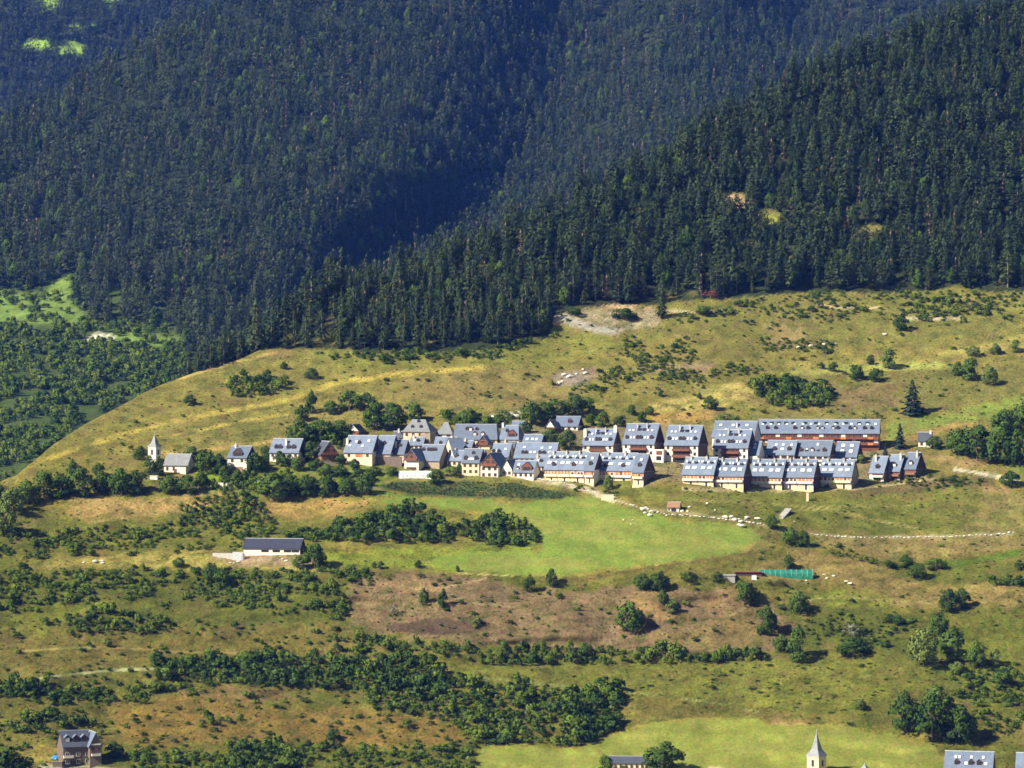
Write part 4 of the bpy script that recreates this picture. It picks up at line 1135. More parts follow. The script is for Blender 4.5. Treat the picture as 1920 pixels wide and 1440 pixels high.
# ------------------------------------------------------------------ shrubs: thickets and hedges
THICKETS = [  # polygon, spacing m, size m, dark share, phrase, height factor
 ([(285, 1240), (420, 1232), (640, 1240), (800, 1245), (835, 1275), (820, 1300), (700, 1300), (520, 1290), (300, 1282)], 2.3, 3.6, 0.75, "dark thicket band across the lower left", 1.25),
 ([(830, 1275), (900, 1285), (1080, 1295), (1165, 1300), (1160, 1370), (1120, 1385), (1040, 1405), (900, 1400), (860, 1360), (700, 1330), (680, 1300)], 2.8, 3.7, 0.45, "tall thicket above the hay field", 1.15),
 ([(1060, 1300), (1160, 1300), (1165, 1365), (1110, 1390), (1060, 1375)], 2.8, 4.6, 0.6, "shady right end of the tall thicket", 1.2),
 ([(960, 1218), (1100, 1222), (1300, 1222), (1430, 1225), (1440, 1240), (1200, 1246), (960, 1246)], 2.2, 3.4, 0.4, "long hedge below the brown bank", 1.3),
 ([(600, 1200), (700, 1195), (780, 1210), (960, 1225), (960, 1248), (860, 1240), (700, 1235), (600, 1215)], 2.9, 3.2, 0.35, "scrubby left end of the long hedge", 1.2),
 ([(-40, 1080), (240, 1075), (500, 1075), (690, 1072), (700, 1100), (640, 1170), (400, 1135), (200, 1130), (-40, 1160)], 4.2, 2.7, 0.15, "scrub slope left below the barn", 1.0),
 ([(120, 1160), (190, 1145), (320, 1165), (330, 1185), (230, 1192), (130, 1188)], 2.6, 3.2, 0.5, "small thicket left above the grassy track", 1.1),
 ([(720, 970), (770, 950), (800, 962), (850, 1000), (840, 1020), (740, 1018), (650, 1015), (620, 990)], 2.3, 3.6, 0.6, "thicket left of the bright green meadow", 1.2),
 ([(900, 985), (930, 968), (1000, 985), (1005, 1020), (930, 1030), (870, 1010), (840, 985)], 2.4, 3.6, 0.55, "thicket at the tip of the bright green meadow", 1.2),
 ([(560, 1000), (650, 985), (720, 990), (700, 1015), (600, 1020), (540, 1012)], 3.4, 2.8, 0.5, "scrub between the barn and the meadow", 1.1),
 ([(-40, 985), (130, 980), (260, 990), (420, 965), (560, 985), (480, 1020), (260, 1040), (120, 1045), (-40, 1060)], 4.6, 2.6, 0.2, "scrub on the left slope above the straw strip", 1.0),
 ([(340, 950), (420, 925), (480, 930), (500, 965), (430, 990), (340, 985)], 2.6, 3.0, 0.6, "thicket below the garden wall", 1.1),
 ([(-40, 1285), (60, 1280), (95, 1300), (30, 1312), (-40, 1310)], 2.2, 3.8, 0.8, "dark thicket at the left edge under the pale track", 1.3),
 ([(110, 1300), (300, 1285), (420, 1300), (200, 1325), (90, 1325)], 3.4, 2.8, 0.4, "scrub under the pale track at left", 1.0),
 ([(-40, 1340), (90, 1335), (180, 1360), (110, 1372), (-40, 1380)], 3.8, 2.8, 0.35, "scrub above the brown house at lower left", 1.1),
 ([(230, 1420), (400, 1400), (600, 1398), (900, 1402), (880, 1470), (240, 1470)], 4.4, 2.6, 0.2, "scrub along the bottom edge", 1.0),
 ([(430, 1400), (520, 1388), (560, 1420), (500, 1450), (430, 1445)], 2.8, 4.0, 0.4, "bushes at the bottom edge", 1.2),
 ([(1410, 722), (1480, 706), (1550, 735), (1552, 762), (1480, 770), (1420, 745)], 2.4, 4.0, 0.4, "green thicket on the pasture above the long building", 1.15),
 ([(430, 722), (470, 712), (530, 718), (520, 740), (470, 745), (430, 742)], 2.3, 3.4, 0.5, "green thicket on the left spur", 1.0),
 ([(600, 660), (720, 664), (850, 662), (980, 650), (1040, 630), (1060, 640), (900, 672), (720, 680), (600, 672)], 4.6, 2.9, 0.6, "bushes along the lower forest edge", 1.0),
 ([(1260, 592), (1400, 565), (1550, 548), (1700, 550), (1920, 545), (1920, 600), (1600, 600), (1300, 610)], 6.5, 2.8, 0.45, "bushes on the upper right pasture", 0.9),
 ([(1700, 570), (1860, 560), (1860, 595), (1720, 590)], 3.2, 3.2, 0.5, "bush group below the forest at right", 0.9),
 ([(1180, 640), (1300, 640), (1320, 720), (1200, 720), (1060, 745)], 5.6, 2.6, 0.45, "bushes among the outcrops above the village", 0.9),
 ([(1420, 640), (1560, 640), (1560, 660), (1440, 662)], 4.0, 2.4, 0.4, "low bushes on the right pasture", 0.8),
 ([(1240, 700), (1430, 685), (1440, 700), (1260, 715)], 3.0, 2.6, 0.3, "bush line over the straw field", 0.8),
 ([(560, 800), (640, 800), (650, 840), (570, 845)], 3.0, 3.6, 0.5, "greenery above the timber barn", 1.2),
 ([(380, 905), (480, 895), (700, 890), (700, 915), (560, 928), (400, 925)], 3.8, 2.8, 0.5, "garden bushes below the old houses", 1.1),
 ([(830, 775), (970, 782), (960, 800), (840, 800)], 3.6, 2.8, 0.5, "bushes behind the old village roofs", 1.0),
 ([(1000, 905), (1120, 920), (1150, 928), (1060, 912)], 4.5, 1.8, 0.5, "bushes along the pale track", 1.0),
 ([(1640, 905), (1740, 893), (1860, 900), (1840, 912), (1700, 915)], 3.6, 2.4, 0.6, "scrub on the bank under the chalets", 0.8),
 ([(1480, 1175), (1620, 1150), (1720, 1165), (1700, 1215), (1560, 1225)], 6.0, 2.4, 0.4, "bushes on the slope right of the hedge", 0.9),
 ([(1780, 1270), (1920, 1250), (1920, 1350), (1850, 1400), (1830, 1330)], 5.5, 3.0, 0.35, "bushes on the right slope above the bottom houses", 0.9),
 ([(1840, 1085), (1920, 1070), (1920, 1100), (1850, 1100)], 4.0, 2.6, 0.5, "scrub at the right edge", 0.9),
 ([(1560, 1035), (1640, 1060), (1680, 1062), (1640, 1050), (1560, 1022)], 2.2, 2.0, 0.4, "hedge on the dry right slope", 0.9),
 ([(760, 905), (960, 908), (950, 915), (760, 912)], 4.5, 1.6, 0.4, "low green between tunnel and vegetables", 0.8),
 ([(560, 600), (1920, 540), (1920, 800), (1400, 800), (860, 780), (560, 740)], 14.0, 2.0, 0.5, "scattered bushes on the pasture", 0.8),
 ([(60, 880), (300, 760), (540, 690), (560, 800), (300, 850), (100, 900)], 12.0, 1.9, 0.5, "scattered bushes on the left spur", 0.8),
 ([(-40, 1170), (640, 1165), (900, 1350), (900, 1440), (-40, 1440)], 9.0, 2.4, 0.45, "scattered scrub on the lower left slope", 0.9),
 ([(640, 1080), (1480, 1100), (1450, 1220), (900, 1205), (640, 1165)], 11.0, 2.0, 0.6, "scattered scrub on the brown bank", 0.8),
 ([(1200, 1240), (1700, 1240), (1900, 1330), (1700, 1370), (1200, 1310)], 9.0, 1.9, 0.4, "low scrub in the dry field at right", 0.5),
 ([(1400, 1030), (1920, 1000), (1920, 1250), (1750, 1170), (1480, 1150)], 12.0, 1.8, 0.5, "scattered scrub on the dry right slope", 0.7),
 ([(1250, 910), (1600, 925), (1850, 920), (1800, 1000), (1480, 985)], 11.0, 1.7, 0.4, "scattered scrub below the front row houses", 0.6),
]
cand = []
HARD = [MEADOW, HAY, CROPS]
for ti, (poly, sp, size, dk, phrase, hf) in enumerate(THICKETS):
    P = np.asarray(poly)
    box = (P[:, 0].min() - 10, P[:, 1].min() - 10, P[:, 0].max() + 10, P[:, 1].max() + 10)
    def keep(px, row):
        w = (fbm(px / 22, row / 12, 130 + ti, 3) - 0.5)
        k = poly_sd(px, row, poly) + w * (30 if sp > 3.3 else 16) > 0
        if sp > 3.3:
            k &= fbm(px / 38, row / 15, 160 + ti, 4) > (0.50 if sp > 7 else 0.43)
        for hp in HARD: k &= poly_sd(px, row, hp) < -1
        k &= row > ridge_at(px) + 3
        return k
    ar = (box[2] - box[0]) * (box[3] - box[1])
    qx, qr, qp = spread(surf_a, box, int(min(30000, max(300, ar * 0.30 * (2.5 / sp) ** 1.5)) if sp < 3.3 else 60 + ar * (0.34 if sp > 7 else 0.62) / sp ** 1.6), keep, sp if sp < 3.3 else sp * 0.34, 400 + ti)
    for i in range(len(qx)):
        cand.append((float(size * np.clip(nrg.lognormal(-0.08, 0.36), 0.35, 2.0)), qx[i], qr[i], qp[i], dk, phrase, hf))
vis = [c for c in cand if -8 < c[1] < 1928 and c[2] < 1450]
vis.sort(key=lambda c: -c[0] / c[3][1])
ind = vis[:296]
idset = set(id(c) for c in ind)
SH_OBS = {}
for c in ind:
    s, px, row, p, dk, phrase, hf = c
    dark = rng.random() < dk
    m = DARKSHRUB[rng.randrange(2)] if dark else SHRUB[rng.randrange(4)]
    o = new_ob("shrub", m, loc=(p[0], p[1], p[2] - 0.15), rz=rng.uniform(0, 6.28), scale=(s, s, s * hf * rng.uniform(0.75, 1.05)),
               label="%s green leafy shrub in the %s" % ("dark" if dark else "mid", phrase), cat="shrub", group="shrubs in the " + phrase)
    SH_OBS.setdefault(m.name, o)
sobs = [SH_OBS[m.name] for m in SHRUB + DARKSHRUB]
rs = [c for c in cand if id(c) not in idset]
S = np.array([c[0] for c in rs]); HF = np.array([c[6] for c in rs]) * nrg.uniform(0.7, 1.05, len(rs))
pk = np.array([rng.randrange(4) if rng.random() > c[4] else 4 + rng.randrange(2) for c in rs])
mass("hillside_scrub", "smaller green shrubs and scrub scattered over the hillside", "scrub", sobs, np.array([c[3] for c in rs]) - np.array((0, 0, 0.15)), nrg.uniform(0, 6.28, len(rs)),
     np.stack([S, S, S * HF], 1), pk)

# bushes and small trees on the far side of the side valley
def keepV(px, row):
    k = (row > 520) & (px < 430) & (row < ridge_at(px) + 25) & (poly_sd(px, row, FOREST_B) < 4)
    for gp in B_CLEAR: k &= (poly_sd(px, row, gp) < -2) | (fbm(px / 14, row / 6, 173, 3) > 0.62)
    k &= poly_sd(px, row, [(150, 642), (168, 624), (212, 622), (214, 640)]) < 0
    k &= fbm(px / 40, row / 16, 171, 3) > np.where((row > 655) & (row < 705), 0.34, 0.47)
    return k
vx, vr, vp = spread(surf_b, (-60, 510, 430, 920), 40000, keepV, 3.6, 55)
n = len(vp); s = np.clip(nrg.normal(5.0, 1.6, n), 2, 9)
mass("valley_bushes", "dark green bushes and small trees filling the side valley at left", "scrub", sobs, vp - np.array((0, 0, 0.3)), nrg.uniform(0, 6.28, n),
     np.stack([s, s, s * nrg.uniform(0.8, 1.4, n)], 1), nrg.integers(0, 6, n))
def keepG(px, row):
    return (poly_sd(px, row, CROPS) > 2) & (np.sin(row * 2.1 + px * 0.06) > -0.35)
kx, kr, kp = spread(surf_a, (690, 895, 1100, 945), 9000, keepG, 0.9, 77)
n = len(kp); s = nrg.uniform(0.7, 1.3, n)
mass("vegetable_plants", "dark green vegetable plants in rows below the old village", "crop", sobs, kp, nrg.uniform(0, 6.28, n), np.stack([s, s, s * 0.6], 1), nrg.integers(4, 6, n))
# paler broadleaf trees and dead grey stems among the conifers
firsts = {}
for o in COL.objects:
    if o.name.split(".")[0] == "crown": firsts.setdefault(o.data.name, o)
bl_obs = [firsts[m.name] for m in TREES["round"] + TREES["dark"] if m.name in firsts]
snag_obs = [firsts[PROTO["snag"][0][0].name]]
_, _, p1_ = spread(surf_a, (300, -100, 2000, 700), 900, keepA, 6, 901)
_, _, p2_ = spread(surf_b, (-100, -150, 2000, 740), 2600, keepB, 8, 902)
pb = np.concatenate([p1_, p2_]); n = len(pb); s = nrg.uniform(7, 12, n) * np.where(np.arange(n) < len(p1_), 0.85, 1.35)
mass("forest_broadleaves", "rounder broadleaf trees mixed into the conifer forest", "forest", bl_obs, pb, nrg.uniform(0, 6.28, n), np.stack([s * 0.8, s * 0.8, s * 1.25], 1), nrg.integers(0, len(bl_obs), n))
_, _, p1_ = spread(surf_a, (300, -100, 2000, 640), 420, keepA, 6, 903)
_, _, p2_ = spread(surf_b, (-100, -150, 2000, 700), 900, keepB, 8, 904)
pb = np.concatenate([p1_, p2_]); n = len(pb); s = nrg.uniform(0.75, 1.15, n) * np.where(np.arange(n) < len(p1_), 0.9, 1.35)
mass("forest_snags", "greyish dead conifers standing in the forest", "forest", snag_obs, pb, nrg.uniform(0, 6.28, n), np.stack([s, s, s], 1), np.zeros(n, dtype=int))
# coarse grass tufts and low herbs
def keepT(px, row):
    k = (row > ridge_at(px) + 4) & (poly_sd(px, row, FOREST_A) < 0)
    for hp in HARD: k &= poly_sd(px, row, hp) < -1
    k &= fbm(px / 45, row / 20, 181, 4) > 0.44
    for i in (4, 5, 6, 7, 15, 16, 17):
        k &= line_d(px, row, A_LINES[i][0]) > A_LINES[i][1] + 1
    return k
gx, gr, gp_ = spread(surf_a, (-60, 530, 1980, 1470), 34000, keepT, 1.6, 66)
n = len(gp_); s = np.clip(nrg.normal(0.8, 0.3, n), 0.35, 1.7)
tp = [new_ob("grass_tuft", TUFT[k], loc=tuple(gp_[k]), scale=1.0, label=("coarse grass tuft on the open hillside", "second coarse grass tuft on the open hillside")[k], cat="grass", kind="stuff") for k in range(2)]
mass("hillside_tufts", "coarse grass tufts and low herbs over the open hillside", "grass", tp, gp_ - np.array((0, 0, 0.05)), nrg.uniform(0, 6.28, n),
     np.stack([s, s, s * 0.8], 1), nrg.integers(0, 2, n))

# ------------------------------------------------------------------ buildings
def boxes(bl):
    vs, fs = [], []
    for (a0, a1, b0, b1, c0, c1) in bl:
        i = len(vs)
        vs += [(a0, b0, c0), (a1, b0, c0), (a1, b1, c0), (a0, b1, c0), (a0, b0, c1), (a1, b0, c1), (a1, b1, c1), (a0, b1, c1)]
        fs += [(i, i + 3, i + 2, i + 1), (i + 4, i + 5, i + 6, i + 7), (i, i + 1, i + 5, i + 4), (i + 1, i + 2, i + 6, i + 5), (i + 2, i + 3, i + 7, i + 6), (i + 3, i, i + 4, i + 7)]
    return vs, fs

def part(name, bl, mat, parent, label=None):
    vs, fs = boxes(bl)
    return new_ob(name, mesh(name, vs, fs, [MAT[mat]]), parent, label=label)

WIN = {}
def window_mesh(w, h, frame):
    k = (round(w, 1), round(h, 1), frame)
    if k not in WIN:
        f = 0.10
        vs, fs = boxes([(-w / 2, w / 2, -0.10, 0.05, -f, 0), (-w / 2, w / 2, -0.10, 0.05, h, h + f), (-w / 2 - f, -w / 2, -0.10, 0.05, -f, h + f), (w / 2, w / 2 + f, -0.10, 0.05, -f, h + f), (-w / 2, w / 2, -0.04, 0.04, 0, h), (-0.04, 0.04, -0.07, -0.03, 0, h)])
        mi = [0] * 24 + [1] * 6 + [0] * 6
        WIN[k] = mesh("window", vs, fs, [MAT[frame], MAT["window_dark"]], mi)
    return WIN[k]

class House:
    def __init__(s, name, label, px0, px1, base, eave, ridge, th=-20, orient='u', depth=None, wall="wall_white", roof="slate", hip=(0, 0), cat="house", tanp=1.2, ov=0.5, group=None, sink=4.0, gable=None, dy=0.0):
        pc = (px0 + px1) / 2
        x, y, z = (float(v) for v in surf_a(pc, base))
        y += dy; sink += abs(dy); x = (pc - 960) / F * y; z = (720 - base) / F * y
        s.s = ppm(y)
        s.th = math.radians(th)
        c = math.cos(s.th)
        s.Hw = (base - eave) / s.s; s.Hr = (eave - ridge) / s.s
        s.L = (px1 - px0) / s.s / c
        s.D = depth if depth else max(5.0, 2 * s.Hr / tanp)
        s.orient = orient; s.ov = ov
        s.e = new_ob(name, None, loc=(x, y, z), rz=s.th, label=label, cat=cat, group=group)
        L, D, Hw, Hr = s.L, s.D, s.Hw, s.Hr
        if orient == 'u':
            a0, a1, b0, b1 = -L / 2, L / 2, 0.0, D
            mp = lambda a, b, zz: (a, b, zz)
        else:
            a0, a1, b0, b1 = 0.0, D, -L / 2, L / 2
            mp = lambda a, b, zz: (b, a, zz)
        bm_ = (b0 + b1) / 2
        # walls
        zb = -sink
        v = [mp(a0, b0, zb), mp(a1, b0, zb), mp(a1, b1, zb), mp(a0, b1, zb), mp(a0, b0, Hw), mp(a1, b0, Hw), mp(a1, b1, Hw), mp(a0, b1, Hw)]
        f = [(0, 1, 5, 4), (2, 3, 7, 6)]
        gz = Hw + Hr - 0.12
        mi = [0, 0]
        if hip[0] > 0: f.append((3, 0, 4, 7)); mi.append(0)
        else:
            v.append(mp(a0, bm_, gz)); f.append((3, 0, 4, 7)); f.append((4, len(v) - 1, 7)); mi += [0, 1 if gable else 0]
        if hip[1] > 0: f.append((1, 2, 6, 5)); mi.append(0)
        else:
            v.append(mp(a1, bm_, gz)); f.append((1, 2, 6, 5)); f.append((6, len(v) - 1, 5)); mi += [0, 1 if gable else 0]
        s.wall = new_ob("wall", mesh("wall", v, f, [MAT[wall], MAT[gable or wall]], mi), s.e)
        # roof slab
        k = Hr / ((b1 - b0) / 2)
        ze = Hw - ov * k; e = 0.35
        A0, A1 = a0 - e, a1 + e
        top = [(A0, b0 - ov, ze), (A1, b0 - ov, ze), (A0 + hip[0], bm_, Hw + Hr), (A1 - hip[1], bm_, Hw + Hr), (A0, b1 + ov, ze), (A1, b1 + ov, ze)]
        t = 0.26
        v = [mp(a, b, z_ + 0.16) for a, b, z_ in top] + [mp(a, b, z_ + 0.16 - t) for a, b, z_ in top]
        f = [(0, 1, 3, 2), (2, 3, 5, 4), (8, 9, 7, 6), (10, 11, 9, 8), (0, 6, 7, 1), (5, 11, 10, 4)]
        if hip[0] > 0: f += [(0, 2, 4), (10, 8, 6), (4, 10, 6, 0)]
        else: f += [(0, 2, 8, 6), (2, 4, 10, 8)]
        if hip[1] > 0: f += [(1, 5, 3), (9, 11, 7), (1, 7, 11, 5)]
        else: f += [(1, 7, 9, 3), (3, 9, 11, 5)]
        s.roof = new_ob("roof", mesh("roof", v, f, [MAT[roof]]), s.e)
        # ridge tiles
        rv = [mp(A0 + hip[0], bm_, 0), mp(A1 - hip[1], bm_, 0)]
        bx_ = (rv[0][0] - 0.12, rv[1][0] + 0.12, rv[0][1] - 0.12, rv[1][1] + 0.12, Hw + Hr + 0.02, Hw + Hr + 0.26)
        part("ridge_cap", [bx_], "sheet_grey", s.roof)
    def front(s, name, u0, u1, z0, z1, mat, proud=0.08, parent=None):
        return part(name, [(u0, u1, -proud, 0.04, z0, z1)], mat, parent or s.e)
    def win(s, u, z, w=1.0, h=1.2, frame="timber_brown"):
        o = new_ob("window", window_mesh(w, h, frame), s.e, loc=(u, -0.03, z))
        return o
    def gwin(s, v, z, w=1.0, h=1.2, frame="timber_brown"):
        return new_ob("window", window_mesh(w, h, frame), s.e, loc=(s.L / 2 + 0.03, v, z), rz=math.pi / 2)
    def balcony(s, u0, u1, z, mat="wall_white", h=0.95, d=1.1, rail=None):
        return part("balcony", [(u0, u1, -d, -0.02, z - 0.18, z), (u0, u1, -d - 0.08, -d, z - 0.18, z + h), (u0 - 0.08, u0, -d - 0.08, -0.02, z - 0.18, z + h), (u1, u1 + 0.08, -d - 0.08, -0.02, z - 0.18, z + h)], mat, s.e)
    def on_roof(s, uf, t):
        u = (uf - 0.5) * s.L
        return u, t * s.D / 2, s.Hw + t * s.Hr
    def skylight(s, uf, t, w=1.1, l=1.4):
        u, v, z = s.on_roof(uf, t)
        n = math.hypot(s.D / 2, s.Hr); cv, cz = (s.D / 2) / n, s.Hr / n
        vs = []
        for dz in (0.05, 0.34):
            for (a, b) in ((-w / 2, 0), (w / 2, 0), (w / 2, l), (-w / 2, l)):
                vs.append((u + a, v + b * cv - dz * cz, z + b * cz + dz * cv))
        fs = [(0, 3, 2, 1), (4, 5, 6, 7), (0, 1, 5, 4), (1, 2, 6, 5), (2, 3, 7, 6), (3, 0, 4, 7)]
        new_ob("skylight", mesh("skylight", vs, fs, [MAT["skylight_sky_tint"], MAT["timber_dark"]], [1, 0, 1, 1, 1, 1]), s.roof)
    def dormer(s, uf, t, w=1.6, h=1.3, mat="timber_dark", roof="slate", lit=False):
        u, v, z = s.on_roof(uf, t)
        k = s.Hr / (s.D / 2)
        z += 0.1
        g = w * 0.42
        vb = v + h / k; vr = v + (h + g) / k
        vs = [(u - w / 2, v, z - 0.1), (u + w / 2, v, z - 0.1), (u + w / 2, v, z + h), (u - w / 2, v, z + h), (u, v, z + h + g), (u - w / 2, vb, z + h), (u + w / 2, vb, z + h), (u, vr, z + h + g)]
        fs = [(0, 1, 2, 3), (3, 2, 4), (0, 3, 5), (1, 6, 2)]
        o = 0.22
        i = len(vs)
        vs += [(u - w / 2 - o, v - o, z + h - o * 0.84), (u, v - o, z + h + g + 0.06), (u + w / 2 + o, v - o, z + h - o * 0.84), (u - w / 2 - o, vb, z + h - o * 0.84 + 0.06), (u, vr, z + h + g + 0.06), (u + w / 2 + o, vb, z + h - o * 0.84 + 0.06)]
        fs += [(i, i + 1, i + 4, i + 3), (i + 1, i + 2, i + 5, i + 4)]
        d = new_ob("dormer", mesh("dormer", vs, fs, [MAT[mat], MAT[roof]], [0, 0, 0, 0, 1, 1]), s.roof)
        part("dormer_window", [(u - w * 0.34, u + w * 0.34, v - 0.07, v + 0.03, z + 0.2, z + h - 0.1)], "window_lit" if lit else "window_dark", d) if False else new_ob("dormer_window", mesh("dormer_window", *boxes([(u - w * 0.34, u + w * 0.34, v - 0.07, v + 0.03, z + 0.2, z + h - 0.1)]), [MAT["window_lit" if lit else "window_dark"]]), d)
    def shed_dormer(s, uf, t, w=1.6, h=1.2):
        u, v, z = s.on_roof(uf, t)
        k = s.Hr / (s.D / 2); vb = v + h / k
        vs, fs = boxes([(u - w / 2, u + w / 2, v, v + 0.1, z - 0.2, z + h)])
        i = len(vs)
        vs += [(u - w / 2 - 0.1, v - 0.15, z + h), (u + w / 2 + 0.1, v - 0.15, z + h), (u + w / 2 + 0.1, vb, z + h + 0.12), (u - w / 2 - 0.1, vb, z + h + 0.12), (u - w / 2, v, z - .1), (u - w / 2, vb, z + h), (u - w / 2, v, z + h), (u + w / 2, v, z - .1), (u + w / 2, vb, z + h), (u + w / 2, v, z + h)]
        fs += [(i, i + 1, i + 2, i + 3), (i + 4, i + 5, i + 6), (i + 7, i + 9, i + 8)]
        new_ob("dormer", mesh("dormer", vs, fs, [MAT["window_dark"], MAT["slate"]], [0] * 6 + [1, 1, 1]), s.roof)
    def chimney(s, uf, t, w=0.9, h=1.6, mat="wall_white"):
        u, v, z = s.on_roof(uf, t)
        c = part("chimney", [(u - w / 2, u + w / 2, v - w / 2, v + w / 2, z - 0.8, z + h), (u - w / 2 - 0.12, u + w / 2 + 0.12, v - w / 2 - 0.12, v + w / 2 + 0.12, z + h, z + h + 0.14)], mat, s.roof)
        part("chimney_pot", [(u - w * 0.22, u + w * 0.22, v - w * 0.22, v + w * 0.22, z + h + 0.14, z + h + 0.5)], "sheet_grey", c)
    def verge_boards(s, mat="timber_dark"):
        pass

def attach(b, parent):
    """make a wing or nave part of the thing it belongs to"""
    from mathutils import Matrix
    M = lambda o: Matrix.Translation(o.location) @ o.rotation_euler.to_matrix().to_4x4()
    k = M(parent).inverted() @ M(b.e)
    for ch in [o for o in COL.objects if o.parent == b.e]:
        m = k @ M(ch)
        ch.parent = parent
        ch.location = m.to_translation(); ch.rotation_euler = m.to_euler()
    bpy.data.objects.remove(b.e)

def facade_terrace(b, seed=0, ochre=True):
    g = random.Random(seed)
    L, Hw = b.L, b.Hw
    units = max(1, round(L / 7.0)); uw = L / units
    zf = Hw * 0.47
    for i in range(units):
        a = -L / 2 + i * uw
        b.front("garage_door", a + 0.5, a + uw * 0.40, -0.3, zf - 0.75, "wall_peach" if ochre else "timber_brown", 0.10)
        b.front("door", a + uw * 0.48, a + uw * 0.60, -0.3, zf - 0.7, "window_dark", 0.07)
        b.front("garage_door", a + uw * 0.66, a + uw - 0.5, -0.3, zf - 0.75, "wall_peach", 0.10)
        b.balcony(a + 0.25, a + uw - 0.25, zf, "wall_white", 0.8, 0.9)
        for (p, q) in ((0.06, 0.24), (0.30, 0.46), (0.54, 0.70), (0.76, 0.94)):
            r = g.random()
            if r < 0.68: b.front("timber_panel", a + uw * p, a + uw * q, zf + 0.05, Hw - 0.45, "timber_orange", 0.09)
            elif r < 0.8: b.front("shutter", a + uw * p, a + uw * q, zf + 0.05, Hw - 0.45, "timber_red", 0.09)
            else: b.win(a + uw * (p + q) / 2, zf + 0.7, 0.9, 1.1, "timber_orange")
        b.front("drainpipe", a + 0.02, a + 0.14, -1.5, Hw - 0.3, "timber_brown", 0.12)
    b.front("plinth", -L / 2 - 0.05, L / 2 + 0.05, -3.0, -0.35, "wall_peach", 0.16)

def roof_terrace(b, seed=0):
    L = b.L; units = max(1, round(L / 7.0))
    for i in range(units):
        f = lambda p: (i + p) / units
        for p in (0.20, 0.33): b.skylight(f(p), 0.26, 0.95, 1.6)
        for p in (0.62, 0.76): b.skylight(f(p), 0.26, 0.95, 1.6)
        b.skylight(f(0.12), 0.66, 0.9, 1.2); b.skylight(f(0.5), 0.62, 0.9, 1.2); b.skylight(f(0.9), 0.66, 0.9, 1.2)
        b.shed_dormer(f(0.30), 0.58, 1.5, 1.1); b.shed_dormer(f(0.74), 0.58, 1.5, 1.1)
        b.chimney(f(0.36), 0.86, 0.8, 1.3, "concrete")

def facade_tall(b, seed=0):
    g = random.Random(seed)
    L, Hw = b.L, b.Hw
    a0, a1 = -L * 0.26, L * 0.26
    fl = [z for z in (Hw - 2.9, Hw - 5.7) if z > -0.5]
    for z in fl:
        b.front("timber_wall", a0, a1, z, z + 2.5, "timber_dark", 0.06)  # flat dark panel paints in the shade of the loggia recess
        b.balcony(a0, a1, z, "timber_red", 0.9, 1.2)
        for k in range(4):
            u = a0 + (k + 0.5) * (a1 - a0) / 4
            b.win(u, z + 0.2, 1.1, 1.9, "timber_red")
        for u in (-L * 0.40, L * 0.40):
            b.win(u, z + 0.8, 0.9, 1.2, "timber_red")
    b.front("fascia", -L / 2, L / 2, Hw - 0.45, Hw - 0.16, "timber_dark", 0.2)
    if Hw > 7.5:
        b.front("arcade", a0, a1, 0.0, min(2.2, Hw - 6.3), "window_dark", 0.05)
    b.front("terrace_wall", -L / 2 - 0.3, L / 2 + 0.3, -2.5, -0.2, "wall_cream", 1.6)

def roof_tall(b):
    for p in (0.10, 0.44, 0.54, 0.88): b.dormer(p, 0.20, 1.5, 1.2)
    for p in (0.22, 0.32, 0.66, 0.76): b.skylight(p, 0.22, 0.9, 1.3)
    for p in (0.12, 0.24, 0.70, 0.84): b.skylight(p, 0.60, 0.9, 1.1)
    b.shed_dormer(0.42, 0.62, 1.6, 1.3); b.shed_dormer(0.58, 0.62, 1.6, 1.3)
    b.chimney(0.36, 0.72, 0.7, 2.3, "sheet_grey"); b.chimney(0.66, 0.74, 0.7, 2.3, "sheet_grey")

def facade_old(b, nx=3, nz=2, mat=None, frame="timber_brown", w=1.0, h=1.2):
    L, Hw = b.L, b.Hw
    for j in range(nz):
        z = Hw - 2.2 - j * 2.7
        if z < 0.2 and j: break
        z = max(z, 0.3)
        for i in range(nx):
            b.win(-L / 2 + (i + 0.5) * L / nx, z, w, h, frame)

def gable_timber(b, z0=None):
    """boarded gable with balconies on a house whose gable looks at us"""
    L, Hw, Hr = b.L, b.Hw, b.Hr
    n = max(3, int(L / 1.3))
    for i in range(n):
        u0 = -L / 2 + i * L / n + 0.06; u1 = -L / 2 + (i + 1) * L / n - 0.06
        um = max(abs(u0), abs(u1))
        zt = Hw + Hr * (1 - um / (L / 2)) - 0.25
        if zt > Hw: part("board", [(u0, u1, -0.12, 0.04, Hw - 0.1, zt)], "timber_red" if i % 2 else "timber_dark", b.e)
    b.balcony(-L * 0.42, L * 0.42, Hw - 0.2, "timber_red", 0.9, 1.0)
    b.front("collar_beam", -L * 0.25, L * 0.25, Hw + Hr * 0.42, Hw + Hr * 0.42 + 0.25, "timber_brown", 0.22)

# --- front terrace rows, right half
for i, (a, c, ba, ea, ri, lab, end) in enumerate((
 (1280, 1337, 912, 888, 858, "leftmost block of the right front row with orange timber bays", 0),
 (1339, 1393, 914, 891, 861, "second block of the right front row, stepped just below the first", 0),
 (1406, 1465, 917, 893, 862, "third block of the right front row, after the dark gap", 0),
 (1466, 1524, 917, 893, 862, "fourth block of the right front row, joined to the third", 0),
 (1537, 1595, 915, 892, 862, "last block of the right front row with a brown stone end gable", 1))):
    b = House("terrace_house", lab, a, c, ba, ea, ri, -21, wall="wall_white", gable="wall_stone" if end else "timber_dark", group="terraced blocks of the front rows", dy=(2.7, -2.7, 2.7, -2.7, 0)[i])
    facade_terrace(b, 10 + i); roof_terrace(b)
    if True:
        part("end_wall", [(b.L / 2, b.L / 2 + 0.1, 0.1, b.D - 0.1, -3, b.Hw - 0.1)], "wall_stone" if end else "timber_dark", b.e)  # dark end and gable paint in right-side shade; last block is brown stone
